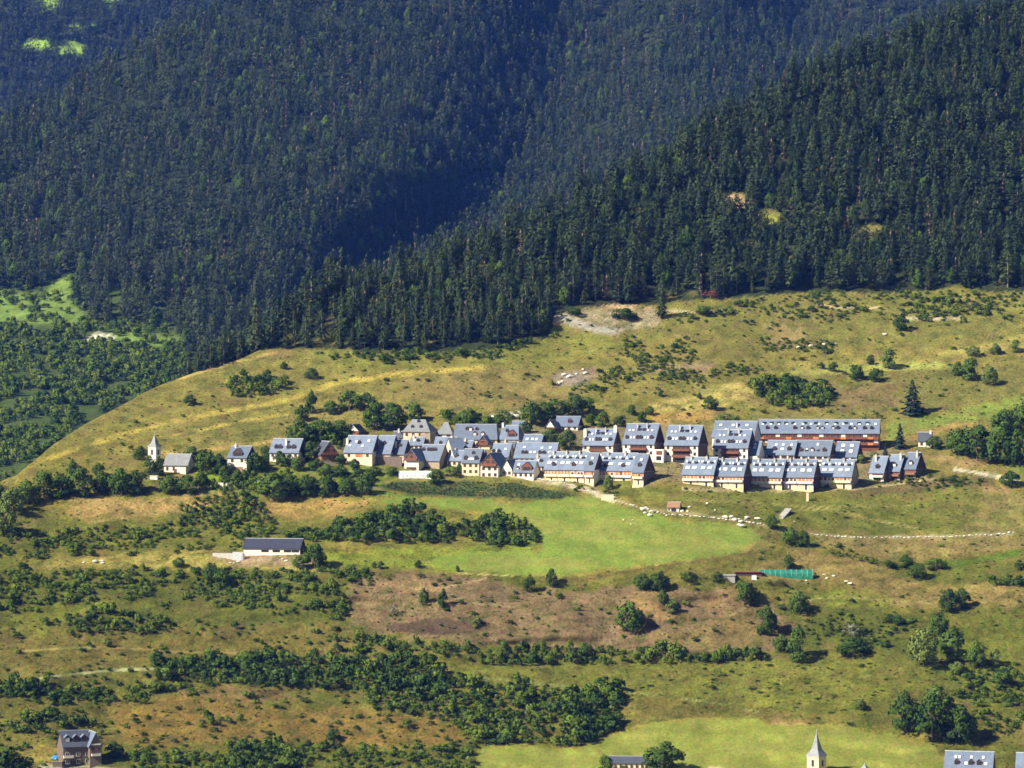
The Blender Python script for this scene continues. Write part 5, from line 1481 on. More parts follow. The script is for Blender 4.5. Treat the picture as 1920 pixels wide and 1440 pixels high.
# --- front terrace rows, left half
for i, (a, c, ba, ea, ri, lab) in enumerate((
 (1021, 1094, 905, 879, 848, "leftmost orange shuttered block of the left front row beside the old village"),
 (1096, 1113, 905, 881, 850, "narrow second block of the left front row"),
 (1120, 1184, 906, 881, 850, "third block of the left front row behind the young tree"),
 (1186, 1206, 908, 884, 852, "end block of the left front row with a shaded stone gable"))):
    b = House("terrace_house", lab, a, c, ba, ea, ri, -24, wall="wall_white", gable="timber_dark", depth=13.5 if i > 1 else None, group="terraced blocks of the front rows", dy=(3.0, -2.0, 2.3, -2.4)[i])  # dark gable colour carries the shade of the block's right end
    facade_terrace(b, 30 + i)
    if b.L > 10: roof_terrace(b)
    else:
        b.dormer(0.5, 0.25, 1.6, 1.3); b.skylight(0.5, 0.6, 1.2, 1.4)
    if i < 3:
        if b.L > 10:
            b.dormer(0.22, 0.14, 1.7, 1.3); b.dormer(0.72, 0.14, 1.7, 1.3)
    else:
        part("end_wall", [(b.L / 2, b.L / 2 + 0.1, 0.1, b.D - 0.1, -3, b.Hw - 0.1)], "dark_stone_and_shade", b.e)
        for v in (2.5, 5.0, 7.5, 10): b.gwin(v, b.Hw + 0.6, 0.7, 1.2)
# --- tall apartment houses
for i, (a, c, ba, ea, ri, lab, dy) in enumerate((
 (1092, 1149, 852, 833, 805, "leftmost tall apartment house with a white chimney gable", 0),
 (1168, 1226, 864, 831, 795, "second tall apartment house with white corner towers and a timber loggia", 0),
 (1247, 1308, 868, 833, 798, "third tall apartment house with two storeys of dark loggias", 0),
 (1338, 1401, 866, 838, 806, "fourth tall apartment house beside the long building", 0))):
    b = House("apartment_house", lab, a, c, ba, ea, ri, -21, wall="wall_white", gable="timber_dark", cat="apartment house", group="tall apartment houses behind the front row")
    facade_tall(b, 50 + i); roof_tall(b)
    part("end_wall", [(b.L / 2, b.L / 2 + 0.12, 0.1, b.D - 0.1, -3, b.Hw - 0.1)], "dark_stone_and_shade", b.e)  # dark stone paints the white house's right end shaded, like the gable
    if i == 0: b.chimney(0.03, 0.55, 1.5, 3.0, "wall_white"); b.chimney(0.97, 0.9, 1.4, 2.2, "wall_white")
    if i == 1:
        part("annex", [(b.L / 2 + 0.1, b.L / 2 + 4.6, -0.6, 5.5, -3, 5.2)], "wall_white", b.e)
        part("annex_balcony", [(b.L / 2 + 1.2, b.L / 2 + 4.0, -0.7, -0.5, 2.8, 4.6)], "timber_red", b.e)
        part("annex_window", [(b.L / 2 + 1.2, b.L / 2 + 3.6, -0.66, -0.5, 0.3, 2.2)], "window_dark", b.e)
b = House("apartment_house", "rear upper apartment house with roof windows behind the fourth tall one", 1336, 1412, 846, 818, 790, -21, wall="wall_white", cat="apartment house")
for p in (0.15, 0.3, 0.45, 0.62, 0.78, 0.9): b.skylight(p, 0.35 + 0.3 * (int(p * 20) % 2), 1.3, 1.2)
b.chimney(0.55, 0.6, 0.8, 2.0, "sheet_grey"); facade_old(b, 5, 1)
b = House("side_house", "low shaded house squeezed between the tall apartment house and the middle row", 1403, 1422, 866, 852, 828, -21, wall="wall_white", cat="house")
b.balcony(-b.L / 2 + 0.3, b.L / 2 - 0.3, 1.6, "wall_white"); b.front("timber_wall", -b.L / 2 + 0.4, b.L / 2 - 0.6, 1.6, b.Hw - 0.4, "timber_red", 0.06); b.skylight(0.5, 0.4); b.skylight(0.5, 0.65)
# --- long building
b = House("long_building", "very long slate roofed building with red timber balconies at the back right", 1424, 1646, 838, 811, 787, -9, wall="timber_red", gable="wall_stone", depth=11, cat="apartment building")
L, Hw = b.L, b.Hw
for p in np.linspace(0.03, 0.97, 15):
    b.skylight(float(p), 0.55, 1.1, 1.3)
for p in (0.07, 0.14, 0.30, 0.36, 0.41, 0.49, 0.53, 0.62, 0.66, 0.76, 0.80, 0.88, 0.94): b.dormer(p, 0.22, 1.6, 1.2, lit=rng.random() < 0.5)
for p in (0.04, 0.10, 0.16, 0.22, 0.28, 0.38, 0.47, 0.56, 0.64, 0.72, 0.83, 0.90): b.shed_dormer(p, 0.62, 1.5, 1.2)
n = 22
for i in range(n):
    u0 = -L / 2 + i * L / n; u1 = u0 + L / n
    for z in (Hw - 2.9, Hw - 5.6):
        if z < -0.6: continue
        b.balcony(u0 + 0.06, u1 - 0.06, z, "timber_red" if (i * 7) % 5 else "timber_orange", 0.9, 1.0)
        if (i * 3 + int(z)) % 4 == 0: b.front("wall_bay", u0 + 0.3, u1 - 0.3, z + 0.1, z + 2.5, "wall_white", 0.12)
        else: b.win((u0 + u1) / 2, z + 0.3, 1.3, 1.8, "timber_orange")
part("end_wall", [(L / 2, L / 2 + 0.1, 0.1, b.D - 0.1, -3, Hw - 0.1)], "wall_stone", b.e)
# --- middle row
for i, (a, c, ba, ea, ri, lab) in enumerate((
 (1437, 1488, 864, 851, 826, "left house of the middle row in front of the long building"),
 (1489, 1554, 866, 853, 826, "middle house of the middle row with a line of round dormers"),
 (1566, 1605, 868, 855, 829, "right house of the middle row with four big roof windows"))):
    b = House("row_house", lab, a, c, ba, ea, ri, -21, wall="wall_white", gable="timber_dark", group="houses of the middle row", dy=(2.6, -2.6, 0)[i])
    part("end_wall", [(b.L / 2, b.L / 2 + 0.1, 0.1, b.D - 0.1, -3, b.Hw - 0.1)], "dark_stone_and_shade", b.e)  # right end's shade painted as dark stone, gable colour likewise
    b.front("timber_wall", -b.L / 2 + 0.3, b.L / 2 - 0.3, 0.2, b.Hw - 0.3, "timber_dark", 0.05)
    k = int(b.L / 3)
    for q in range(k): b.front("pillar", -b.L / 2 + q * b.L / k, -b.L / 2 + q * b.L / k + 0.7, -1, b.Hw - 0.3, "wall_white", 0.3)
    b.balcony(-b.L / 2 + 0.2, b.L / 2 - 0.2, 0.3, "wall_white", 0.7, 1.0)
    if i == 0:
        for p in (0.28, 0.8): b.dormer(p, 0.22, 1.8, 1.3)
        for p in (0.3, 0.55, 0.85): b.skylight(p, 0.55)
        b.skylight(0.55, 0.25, 1.6, 1.3)
    elif i == 1:
        for p in (0.18, 0.50, 0.84): b.dormer(p, 0.2, 1.8, 1.3, lit=p == 0.5)
        for p in (0.34, 0.66): b.shed_dormer(p, 0.22, 1.2, 0.9)
        b.skylight(0.62, 0.62); b.skylight(0.34, 0.3, 0.9, 0.9)
    else:
        for p in (0.3, 0.7):
            for t in (0.22, 0.62): b.skylight(p, t, 1.7, 1.7)
# --- three chalets
for i, (a, c, ba, ea, ri, lab) in enumerate((
 (1631, 1656, 901, 885, 856, "left chalet of three with a white balcony at the right end"),
 (1664, 1686, 899, 882, 853, "middle chalet of three stone chalets at the right end"),
 (1695, 1716, 896, 878, 849, "right chalet of three with a dark shaded gable"))):
    b = House("chalet", lab, a, c, ba, ea, ri, -27, wall="wall_stone" if i else "wall_white", gable="timber_dark", depth=11 + i, cat="chalet", group="three stone chalets")
    b.dormer(0.5, 0.2, 1.9, 1.4, lit=i > 0)
    b.chimney(0.25 if i == 0 else 0.85, 0.7, 0.9, 2.6, "concrete")
    b.front("timber_wall", -b.L * 0.30, b.L * 0.45, 1.6, b.Hw - 0.3, "timber_red", 0.06)
    b.balcony(-b.L * 0.3, b.L * 0.48, 1.6, "wall_white" if i == 0 else "timber_brown", 0.8, 1.2)
    b.front("garage_door", -b.L * 0.2, b.L * 0.3, -0.4, 1.2, "timber_dark", 0.07)
    part("end_wall", [(b.L / 2, b.L / 2 + 0.1, 0.1, b.D - 0.1, -3, b.Hw - 0.1)], "dark_stone_and_shade", b.e)  # darker than the chalet's own walls: shade painted onto the right end
b = House("cottage", "small white cottage with a dark slate roof by the wood at right", 1722, 1746, 838, 825, 811, -12, roof="slate_dark")
b.win(-1.5, 0.8); b.win(1.5, 0.8); b.chimney(0.9, 0.9, 0.9, 1.2)

# --- old village, from left to right
b = House("house", "white house with a pink front gable and two windows left in the village", 426, 463, 882, 857, 837, -22, wall="wall_white", gable="timber_dark", depth=10)
facade_old(b, 2, 1, w=1.1, h=1.4); b.front("timber_wall", -b.L * 0.3, b.L * 0.3, 0, 1.6, "timber_brown"); b.chimney(0.2, 0.9, 0.8, 1.4)
b.dormer(0.5, 0.06, 4.6, 1.6, "timber_dark"); part("end_wall", [(b.L / 2, b.L / 2 + 0.1, 0.1, b.D - 0.1, -3, b.Hw - 0.1)], "timber_dark", b.e)
b = House("house", "long white house with four dark dormers behind garden trees", 505, 560, 868, 847, 823, -20, wall="wall_white", gable="timber_dark")
for p in (0.2, 0.33, 0.62, 0.8): b.dormer(p, 0.2, 1.9, 1.3)
facade_old(b, 5, 1); b.chimney(0.5, 0.55, 0.9, 2.2, "wall_white")
b = House("barn", "timber barn with a boarded gable under a dark roof in the old village", 603, 634, 872, 851, 828, 18, 'v', 14, wall="timber_brown", roof="slate_dark", cat="barn"); gable_timber(b)
b.front("stone_base", -b.L / 2 - .02, b.L / 2 + .02, -3, 1.6, "wall_stone", 0.12); facade_old(b, 3, 1)
b = House("house", "small red balconied house among the trees above the old village", 650, 673, 822, 808, 796, -18, 'v', 9, wall="timber_red", roof="slate_dark", gable="wall_white")
b.balcony(-b.L * .45, b.L * .45, 1.4, "timber_red"); facade_old(b, 2, 1)
for i, (a, c, ba, ea, ri, lab) in enumerate((
 (645, 698, 870, 847, 817, "left house of the old slate row above the stone wall with orange shutters"),
 (703, 732, 870, 849, 817, "middle house of the old slate row above the stone wall"),
 (737, 757, 869, 850, 825, "right small house of the old slate row above the stone wall"))):
    b = House("row_house", lab, a, c, ba, ea, ri, -19, wall="wall_stone" if i == 1 else "wall_cream", gable="timber_dark", group="old slate row above the stone wall")
    b.front("timber_panel", -b.L * 0.1, b.L * 0.15, b.Hw - 2.4, b.Hw - 0.5, "timber_orange"); facade_old(b, max(1, int(b.L / 4)), 1)
    for p, t in ((0.15, 0.3), (0.35, 0.55), (0.6, 0.28), (0.78, 0.6)):
        if b.L > 8: b.skylight(p, t, 1.2, 1.2)
    b.dormer(0.45, 0.45, 1.5, 1.2); b.chimney(0.03, 0.5, 1.1, 2.2)
b = House("house", "house with a tiered timber gable above the white plastic tunnel", 758, 785, 880, 862, 842, -22, 'v', 12, wall="wall_white", gable="timber_red"); gable_timber(b)
b.front("glazing", -b.L * .3, b.L * .3, 1.5, b.Hw - 0.6, "window_lit"); b.front("door", -b.L * .35, b.L * .35, -0.2, 1.0, "timber_dark")
b = House("house", "broad slate roof right behind the tiered timber gable", 784, 824, 876, 862, 834, -24, wall="wall_stone")
for p in (0.1, 0.35, 0.5, 0.66): b.dormer(p, 0.55, 1.5, 1.1)
b = House("house", "pale hipped roof house with small dormers at the top of the old village", 756, 806, 836, 808, 788, -18, wall="wall_cream", roof="slate_grey", hip=(2.5, 4.5), depth=12)
for p, t in ((0.3, 0.25), (0.62, 0.25), (0.45, 0.75)): b.dormer(p, t, 1.3, 0.9)
facade_old(b, 4, 1); part("stone_wing", [(b.L * .18, b.L / 2 + 0.6, -1.2, 5, -4, b.Hw - 1.2)], "wall_stone", b.e)
b = House("house", "white house with a pale pyramid gable beside the long dormered roof", 818, 848, 830, 812, 793, -12, wall="wall_white", roof="slate_grey", hip=(3.2, 3.2), depth=8)
for u in (-2.0, 2.0): b.win(u, b.Hw - 2.6, 1.6, 1.8, "timber_red")
b = House("house", "long dormered slate roof in the upper old village", 850, 932, 836, 822, 796, -14, wall="wall_cream", hip=(0, 2))
for p in (0.36, 0.48, 0.66): b.dormer(p, 0.16 if p > 0.4 else 0.5, 1.8, 1.4, "timber_red", lit=True)
b.dormer(0.28, 0.55, 1.6, 1.1); b.dormer(0.5, 0.55, 1.4, 1.0); facade_old(b, 6, 1)
b = House("house", "house with a hipped front gable right of the long dormered roof", 937, 972, 838, 822, 798, -20, wall="wall_white", hip=(0, 2))
b.dormer(0.3, 0.45, 1.4, 1.2); b.dormer(0.62, 0.1, 4.2, 1.6, "timber_red"); facade_old(b, 4, 1); b.chimney(0.0, 0.9, 0.9, 1.6)
b = House("house", "low slate house peeping out above the hipped front gable", 958, 980, 806, 800, 790, -18, wall="wall_stone", depth=7)
facade_old(b, 2, 1)
b = House("house", "wide slate roof in the middle of the old village", 812, 850, 852, 842, 820, -18, wall="wall_stone"); facade_old(b, 4, 1); b.chimney(0.8, 0.8, 0.8, 1.4); b.dormer(0.3, 0.4, 1.4, 1.0)
b = House("house", "house with a cream gable wall half hidden behind the wide slate roof", 851, 886, 868, 852, 822, 24, wall="wall_cream", hip=(0, 3)); facade_old(b, 3, 1); b.dormer(0.7, 0.35, 1.4, 1.0)
b = House("house", "dark gabled house with an orange wall above the village centre", 893, 918, 842, 833, 817, -20, 'v', 9, wall="wall_peach", gable="timber_dark"); gable_timber(b)
b = House("house", "white house with three dormers next to the big timber gable", 866, 898, 892, 866, 842, -20, wall="wall_cream", gable="timber_dark")
for p in (0.2, 0.8): b.dormer(p, 0.12, 1.8, 1.3)
b.skylight(0.5, 0.12, 3.0, 1.2); b.dormer(0.55, 0.55, 1.4, 1.0); facade_old(b, 3, 2)
b = House("house", "white house with a big dark timber gable at the village front", 901, 934, 894, 872, 850, -20, 'v', 15, wall="wall_white", gable="timber_dark"); gable_timber(b); facade_old(b, 3, 2, frame="timber_red")
b = House("house", "slate roofed house with a long dark shaded side right of the big gable", 940, 960, 892, 880, 862, -20, 'v', 11, wall="wall_white", roof="slate_dark"); facade_old(b, 2, 1)
b = House("house", "slate house with skylights left of the slim conifer", 921, 953, 864, 855, 832, -18, wall="wall_stone")
for p, t in ((0.2, 0.3), (0.75, 0.45)): b.skylight(p, t, 1.2, 1.2)
b.dormer(0.4, 0.25, 1.5, 1.1); b.dormer(0.1, 0.25, 1.5, 1.1); facade_old(b, 3, 1)
b = House("house", "long slate house with roof windows right of the slim conifer", 964, 1040, 868, 857, 831, -17, wall="wall_cream")
for p, t in ((0.38, 0.25), (0.48, 0.25), (0.84, 0.25), (0.64, 0.55), (0.84, 0.58), (0.2, 0.6)): b.skylight(p, t, 1.2, 1.2)
for p in (0.2, 0.28, 0.62, 0.72): b.dormer(p, 0.2, 1.5, 1.1)
facade_old(b, 8, 1)
b = House("house", "low slate house with three bright roof windows behind the long one", 980, 1014, 838, 830, 815, -17, wall="wall_stone", depth=8)
for p in (0.2, 0.5, 0.72): b.skylight(p, 0.25, 1.3, 1.5)
facade_old(b, 3, 1)
b = House("house", "low front house with a red boarded gable beside the orange row", 962, 1000, 897, 884, 864, -22, wall="wall_white")
b.dormer(0.66, 0.05, 5.0, 1.8, "timber_red"); b.skylight(0.2, 0.5); b.dormer(0.2, 0.12, 1.4, 1.0, lit=True); facade_old(b, 4, 1)
b = House("house", "upper slate roofed house with a dark left gable under the tall green trees", 1040, 1083, 806, 798, 781, -16, wall="wall_white", gable="timber_dark", depth=10)
b.dormer(0.62, 0.25, 1.8, 1.4, "timber_red"); facade_old(b, 4, 1)
b = House("house", "small red timbered gable house below the upper slate roof", 1022, 1040, 812, 801, 788, -16, 'v', 10, wall="timber_red", roof="slate_dark", gable="wall_white"); b.balcony(-b.L * .4, b.L * .4, 1.0, "timber_red"); facade_old(b, 2, 1)

for i, (a, c, ba, ea, ri, th, rf, lab) in enumerate((
 (768, 793, 842, 833, 820, -18, "slate", "small slate roof between the old row and the pale hipped house"),
 (736, 765, 826, 819, 809, -20, "slate_dark", "low dark shed roof under the trees left of the pale hipped house"),
 (838, 866, 874, 862, 845, -22, "slate", "slate roof tucked in behind the three dormer house"),
 (886, 906, 868, 858, 843, -16, "slate", "small slate roof wedged between two old gables"),
 (1000, 1022, 884, 872, 856, -20, "slate", "small slate house between the long slate house and the orange row"),
 (936, 962, 852, 844, 828, -22, "slate_dark", "dark slate roof left above the slim conifer"),
 (716, 744, 848, 838, 824, -15, "slate_dark", "low dark roof behind the old slate row"),
 (856, 884, 846, 838, 826, -20, "slate", "narrow slate roof below the long dormered roof"))):
    b = House("house", lab, a, c, ba, ea, ri, th, wall="wall_stone" if i % 2 else "wall_cream", roof=rf, gable="timber_dark")
    facade_old(b, 3, 1); b.chimney(0.2 + 0.1 * (i % 4), 0.85, 0.8, 1.3, "wall_cream"); b.dormer(0.6, 0.3, 1.4, 1.0)
    if i % 2 == 0: b.skylight(0.3, 0.35)
# --- church at the left end
def church(label, pt, base, eave, apex, wpx, th, nave=None, wall="wall_white"):
    x, y, z = (float(v) for v in surf_a(pt, base))
    s_ = ppm(y); w = wpx / s_; H = (base - eave) / s_; A = (base - apex) / s_
    e = new_ob("church", None, loc=(x, y, z), rz=math.radians(th), label=label, cat="church")
    part("tower", [(-w / 2, w / 2, 0, w, -4, H)], wall, e)
    part("cornice", [(-w / 2 - 0.25, w / 2 + 0.25, -0.25, w + 0.25, H, H + 0.35)], "concrete", e)
    o = 0.35; vs = []; m = w / 2
    for hw, zz in ((m + o, H + 0.36), (m * 0.56, H + 0.36 + (A - H) * 0.24)):
        vs += [(-hw, m - hw, zz), (hw, m - hw, zz), (hw, m + hw, zz), (-hw, m + hw, zz)]
    vs.append((0, m, A))
    fs = [(0, 3, 2, 1)] + [(i, (i + 1) % 4, 4 + (i + 1) % 4, 4 + i) for i in range(4)] + [(4 + i, 4 + (i + 1) % 4, 8) for i in range(4)]
    sp = new_ob("spire", mesh("spire", vs, fs, [MAT["slate_grey"]]), e)
    part("finial", [(-0.06, 0.06, m - 0.06, m + 0.06, A - 0.3, A + 0.9)], "sheet_grey", sp)
    for u in (-0.75, 0.75) if w > 6 else (0.0,):
        new_ob("belfry_window", window_mesh(0.8, 2.2, "timber_brown"), e, loc=(u, -0.04, H - 3.4))
    new_ob("belfry_window", window_mesh(0.9, 2.0, "timber_brown"), e, loc=(w / 2 + 0.04, m, H - 3.4), rz=math.pi / 2)
    return e
CH = church("white village church with slate spire and low nave at the left end", 285, 880, 838, 814, 17, -28)
b = House("church_nave", "low white church nave with a grey slate roof beside the tower", 307, 352, 886, 871, 852, -14, wall="wall_white", roof="slate_grey", cat="church", depth=9)
for u in (-4, -1): b.win(u, 1.0, 0.8, 1.4)
part("porch", [(b.L * .24, b.L * .48, -1.6, 0, -2, b.Hw * 0.75)], "wall_white", b.e); part("porch_roof", [(b.L * .22, b.L * .5, -1.8, -0.02, b.Hw * 0.75, b.Hw * 0.75 + 0.2)], "timber_dark", b.e)
part("doorway", [(-0.9, 0.5, -0.08, 0.03, -0.5, 1.6)], "timber_red", b.e)
attach(b, CH)
church("second church with a pale tower and tall pointed spire at the bottom edge", 1524, 1470, 1419, 1373, 26, -38, wall="wall_cream")

# --- farm buildings
b = House("barn", "long low barn with a dark sheet roof and white front wall at left", 456, 563, 1041, 1027, 1011, -10, wall="wall_white", roof="sheet_dark", depth=9, cat="barn", gable="timber_dark", tanp=0.8)
for u in (-b.L * .12, b.L * .08, b.L * .28, b.L * .42): b.front("opening", u - 1.6, u + 1.6, b.Hw - 1.9, b.Hw - 0.8, "window_dark", 0.06)
part("end_wall", [(b.L / 2, b.L / 2 + 0.1, 0.1, b.D - 0.1, -3, b.Hw - 0.1)], "timber_dark", b.e)
BH = b = House("brown_house", "brown stone house with three dormers and a gabled wing at lower left", 120, 168, 1436, 1398, 1372, 22, wall="dark_stone_and_shade", roof="slate_dark", depth=9)
for p in (0.18, 0.5, 0.8): b.dormer(p, 0.22, 2.2, 1.8, "timber_dark", lit=p < 0.3)
for u in (-3.5, 0.5, 4): b.win(u, 3.6, 1.3, 1.3, "wall_white"); b.win(u, 0.9, 1.3, 1.4, "wall_white")
b.balcony(-5, -1.5, 3.2, "wall_white", 0.8, 1.0); b.front("arcade", -5.5, 1, -0.2, 1.9, "window_dark")
b = House("brown_house_wing", "brown gabled wing at the right side of the house at lower left", 169, 190, 1437, 1396, 1374, 22, 'v', 9, wall="dark_stone_and_shade", roof="slate", cat="house", gable="dark_stone_and_shade")
b.front("sill_beam", -b.L * .4, b.L * .4, b.Hw - 0.2, b.Hw + 0.3, "wall_white", 0.2); b.balcony(-b.L * .36, b.L * .36, b.Hw - 4, "wall_white", 0.7, 0.9); facade_old(b, 2, 1); attach(b, BH.e)
b = House("low_barn", "low barn with a dark roof behind the hedge at the bottom edge", 1142, 1212, 1452, 1430, 1421, -6, wall="wall_cream", roof="slate_dark", depth=9, cat="barn", tanp=0.7)
for k in range(7): b.front("post", -b.L / 2 + k * b.L / 7, -b.L / 2 + k * b.L / 7 + 0.4, -1, b.Hw - 0.5, "timber_dark", 0.5)
b = House("slate_house", "slate roofed house with roof windows cut by the bottom edge at right", 1772, 1858, 1470, 1446, 1412, -14, wall="wall_white", gable="timber_dark")
for p in (0.22, 0.30, 0.55, 0.8): b.skylight(p, 0.62, 0.9, 1.3)
for p in (0.25, 0.55, 0.72): b.dormer(p, 0.3, 1.7, 1.4)
for p in (0.45, 0.86): b.skylight(p, 0.3, 1.2, 1.3)
facade_old(b, 5, 1)
b = House("slate_house", "second slate roof cut by the right bottom corner", 1906, 1975, 1470, 1446, 1415, -14, wall="wall_white"); b.dormer(0.3, 0.3); facade_old(b, 4, 1)
b = House("hut_roof", "tiny pyramid slate roof at the bottom edge beside the spire", 1610, 1626, 1462, 1446, 1433, -20, wall="wall_stone", roof="slate_grey", hip=(2.2, 2.2), depth=4.5, cat="hut"); facade_old(b, 1, 1)
b = House("hut", "small stone hut with a brown roof among pale boulders above the meadow", 1252, 1273, 959, 950, 942, -12, wall="pale_stone", roof="timber_brown", depth=5, cat="hut", tanp=0.8)
b.front("opening", -0.9, 1.2, -0.3, 1.4, "window_dark"); b.win(-1.9, 0.5, 0.5, 0.6)

# ------------------------------------------------------------------ small things on the hillside
def at_a(px, row):
    return tuple(float(v) for v in surf_a(px, row))

def rock_mesh(seed, mat):
    g = np.random.default_rng(seed)
    import bmesh
    bm = bmesh.new()
    bmesh.ops.create_icosphere(bm, subdivisions=2, radius=0.5)
    for v in bm.verts:
        d = v.co.normalized()
        k = 0.75 + 0.5 * float(vnoise(d.x * 1.7 + seed * 3 + d.z, d.y * 1.7 + d.z * 0.7, seed))
        v.co = d * 0.5 * k
        v.co.z *= 0.72
    m = bpy.data.meshes.new("boulder"); bm.to_mesh(m); bm.free()
    m.materials.append(MAT[mat])
    return m
ROCKS = [rock_mesh(s, "pale_stone") for s in range(4)]

def boulders(pts, jx, jy, size, label, group):
    for (px, row) in pts:
        x, y, z = at_a(px + rng.uniform(-jx, jx), row + rng.uniform(-jy, jy))
        s = size * rng.uniform(0.6, 1.5)
        new_ob("boulder", ROCKS[rng.randrange(4)], loc=(x, y, z + s * 0.15), rz=rng.uniform(0, 6.28), scale=(s * rng.uniform(0.9, 1.6), s, s * rng.uniform(0.7, 1.0)), label=label, cat="boulder", group=group)
boulders([(1208, 952), (1212, 962), (1216, 965), (1205, 955), (1250, 968), (1290, 960), (1295, 952), (1270, 955), (1222, 960), (1280, 958)], 3, 2, 1.7, "pale boulder beside the small stone hut above the meadow", "pale boulders near the hut")
boulders([(1360, 970), (1375, 975), (1384, 973), (1390, 980), (1396, 974), (1402, 971), (1418, 972), (1386, 985), (1393, 986), (1370, 972)], 3, 2, 1.8, "pale boulder in the row left of the stone steps", "pale boulders left of the steps")
boulders([(1325, 945), (1340, 955), (1182, 985), (1168, 975), (1186, 974), (1490, 978)], 2, 2, 1.1, "small pale stone lying loose in the grass below the houses", "loose pale stones")
boulders([(920, 795), (912, 800), (925, 782), (965, 784), (955, 786)], 3, 2, 2.4, "pale rock above the old village roofs", "pale rocks above the village")
boulders([(1060, 700), (1078, 698), (1090, 694), (1068, 708), (1050, 716), (1100, 700), (1085, 706), (1058, 716)], 6, 4, 2.2, "grey brown rock of the outcrop above the village", "rocks of the outcrop")
boulders([(1500, 652), (1565, 644), (1660, 626), (1545, 646), (1520, 650)], 3, 2, 1.8, "light rock showing through the right pasture", "light rocks on the pasture")
boulders([(160, 1056), (180, 1054), (188, 1056), (194, 1052)], 4, 1, 1.8, "white stone in the straw strip at left", "white stones in the straw strip")
boulders([(432, 1054), (440, 1056), (447, 1056), (530, 1050), (538, 1054)], 3, 2, 1.6, "white stone heaped below the barn", "white stones below the barn")
boulders([(1510, 1088), (1548, 1078), (1550, 1084), (1588, 1090), (1592, 1096), (1560, 1082)], 4, 2, 1.3, "white stone strewn right of the green tarp", "white stones right of the tarp")

def stone_wall(label, pts, n, size, name="dry_stone_wall", cat="stone wall"):
    P = np.asarray(pts, float)
    seg = np.hypot(*np.diff(P, axis=0).T); cum = np.concatenate([[0], np.cumsum(seg)])
    x0, y0, z0 = at_a(*pts[0])
    e = new_ob(name, None, loc=(x0, y0, z0), label=label, cat=cat, kind="thing")
    for k in range(n):
        t = (k + rng.uniform(-0.3, 0.3)) / n * cum[-1]
        px = float(np.interp(t, cum, P[:, 0])); row = float(np.interp(t, cum, P[:, 1]))
        x, y, z = at_a(px, row + rng.uniform(-1, 1))
        s = size * rng.uniform(0.6, 1.3)
        new_ob("stone", ROCKS[rng.randrange(4)], e, loc=(x - x0, y - y0, z - z0 + s * 0.2), rz=rng.uniform(0, 6.28), scale=(s * 1.5, s, s * 0.9))
stone_wall("long pale dry stone wall across the right slope", [(1520, 1001), (1560, 1006), (1600, 1008), (1700, 1008), (1800, 1006), (1880, 1002), (1905, 998)], 52, 0.85)
stone_wall("short pale stone wall along the upper end of the track", [(985, 896), (1040, 902), (1090, 915), (1120, 926)], 30, 0.9)
stone_wall("low stone wall between the meadow and the houses", [(1150, 938), (1200, 952), (1250, 965), (1330, 970), (1440, 985)], 44, 0.9)

def free_box(name, label, cat, px, row, L, D, H, th, mat, sink=1.5, extra=()):
    x, y, z = at_a(px, row)
    e = new_ob(name, None, loc=(x, y, z), rz=math.radians(th), label=label, cat=cat, kind="thing")
    part("wall", [(-L / 2, L / 2, 0, D, -sink, H)], mat, e)
    for nm, bl, m in extra: part(nm, bl, m, e)
    return e
free_box("retaining_wall", "white retaining wall where the pale track ends at the meadow", "wall", 1139, 938, 5.4, 0.6, 2.4, -10, "wall_cream", extra=[("coping", [(-2.9, 2.9, -0.1, 0.7, 2.4, 2.6)], "concrete")])
free_box("retaining_wall", "long stone retaining wall under the old slate row", "wall", 714, 871, 19.5, 0.8, 3.4, -12, "dark_stone_and_shade", extra=[("coping", [(-9.9, 9.9, -0.1, 0.9, 3.4, 3.55)], "grey_stone")])
free_box("garden_wall", "short white garden wall piece left below the pink gabled house", "wall", 414, 913, 2.2, 0.5, 1.8, -6, "wall_white", extra=[("coping", [(-1.2, 1.2, -0.1, 0.6, 1.8, 1.95)], "concrete")])
free_box("garden_wall", "longer white garden wall piece below the pink gabled house", "wall", 434, 913, 5.2, 0.5, 1.6, -6, "wall_white", extra=[("coping", [(-2.7, 2.7, -0.1, 0.6, 1.6, 1.75)], "concrete")])
free_box("white_shed", "small white flat roofed shed below the church tower", "shed", 288, 899, 3.4, 2.5, 1.6, -10, "wall_white", extra=[("roof", [(-1.9, 1.9, -0.2, 2.7, 1.6, 1.8)], "pale_stone")])
free_box("ruined_wall", "broken grey wall at the left of the low barn", "wall", 428, 1048, 14, 0.8, 2.4, -14, "concrete", extra=[("wall_stub", [(-9, -7.02, 0.1, 0.9, -1, 1.2)], "grey_stone"), ("wall_stub", [(2, 6.5, -0.3, -0.02, -1, 3.0)], "sheet_grey")])
free_box("stone_post", "pale upright post on the slope below the front row", "post", 1514, 940, 1.1, 0.8, 3.6, -15, "wall_cream", extra=[("cap", [(-0.65, 0.65, -0.1, 0.9, 3.6, 3.8)], "pale_stone")])
free_box("grey_shed", "grey shed roof left of the green tarp", "shed", 1362, 1086, 7, 4, 1.5, -8, "grey_stone", extra=[("roof", [(-3.8, 3.8, -0.4, 4.4, 1.5, 1.75)], "sheet_grey")])
free_box("brown_shed", "long low dark brown shed joined to the green tarp", "shed", 1403, 1080, 11, 4, 1.5, -4, "timber_dark", extra=[("roof", [(-5.8, 5.8, -0.6, 4.4, 1.5, 1.75)], "timber_red")])
free_box("white_tank", "small white water tank in front of the dark brown shed", "tank", 1414, 1087, 2.0, 1.6, 1.7, -8, "poly_white", extra=[("lid", [(-0.6, 0.6, 0.3, 1.3, 1.7, 1.85)], "sheet_grey")])
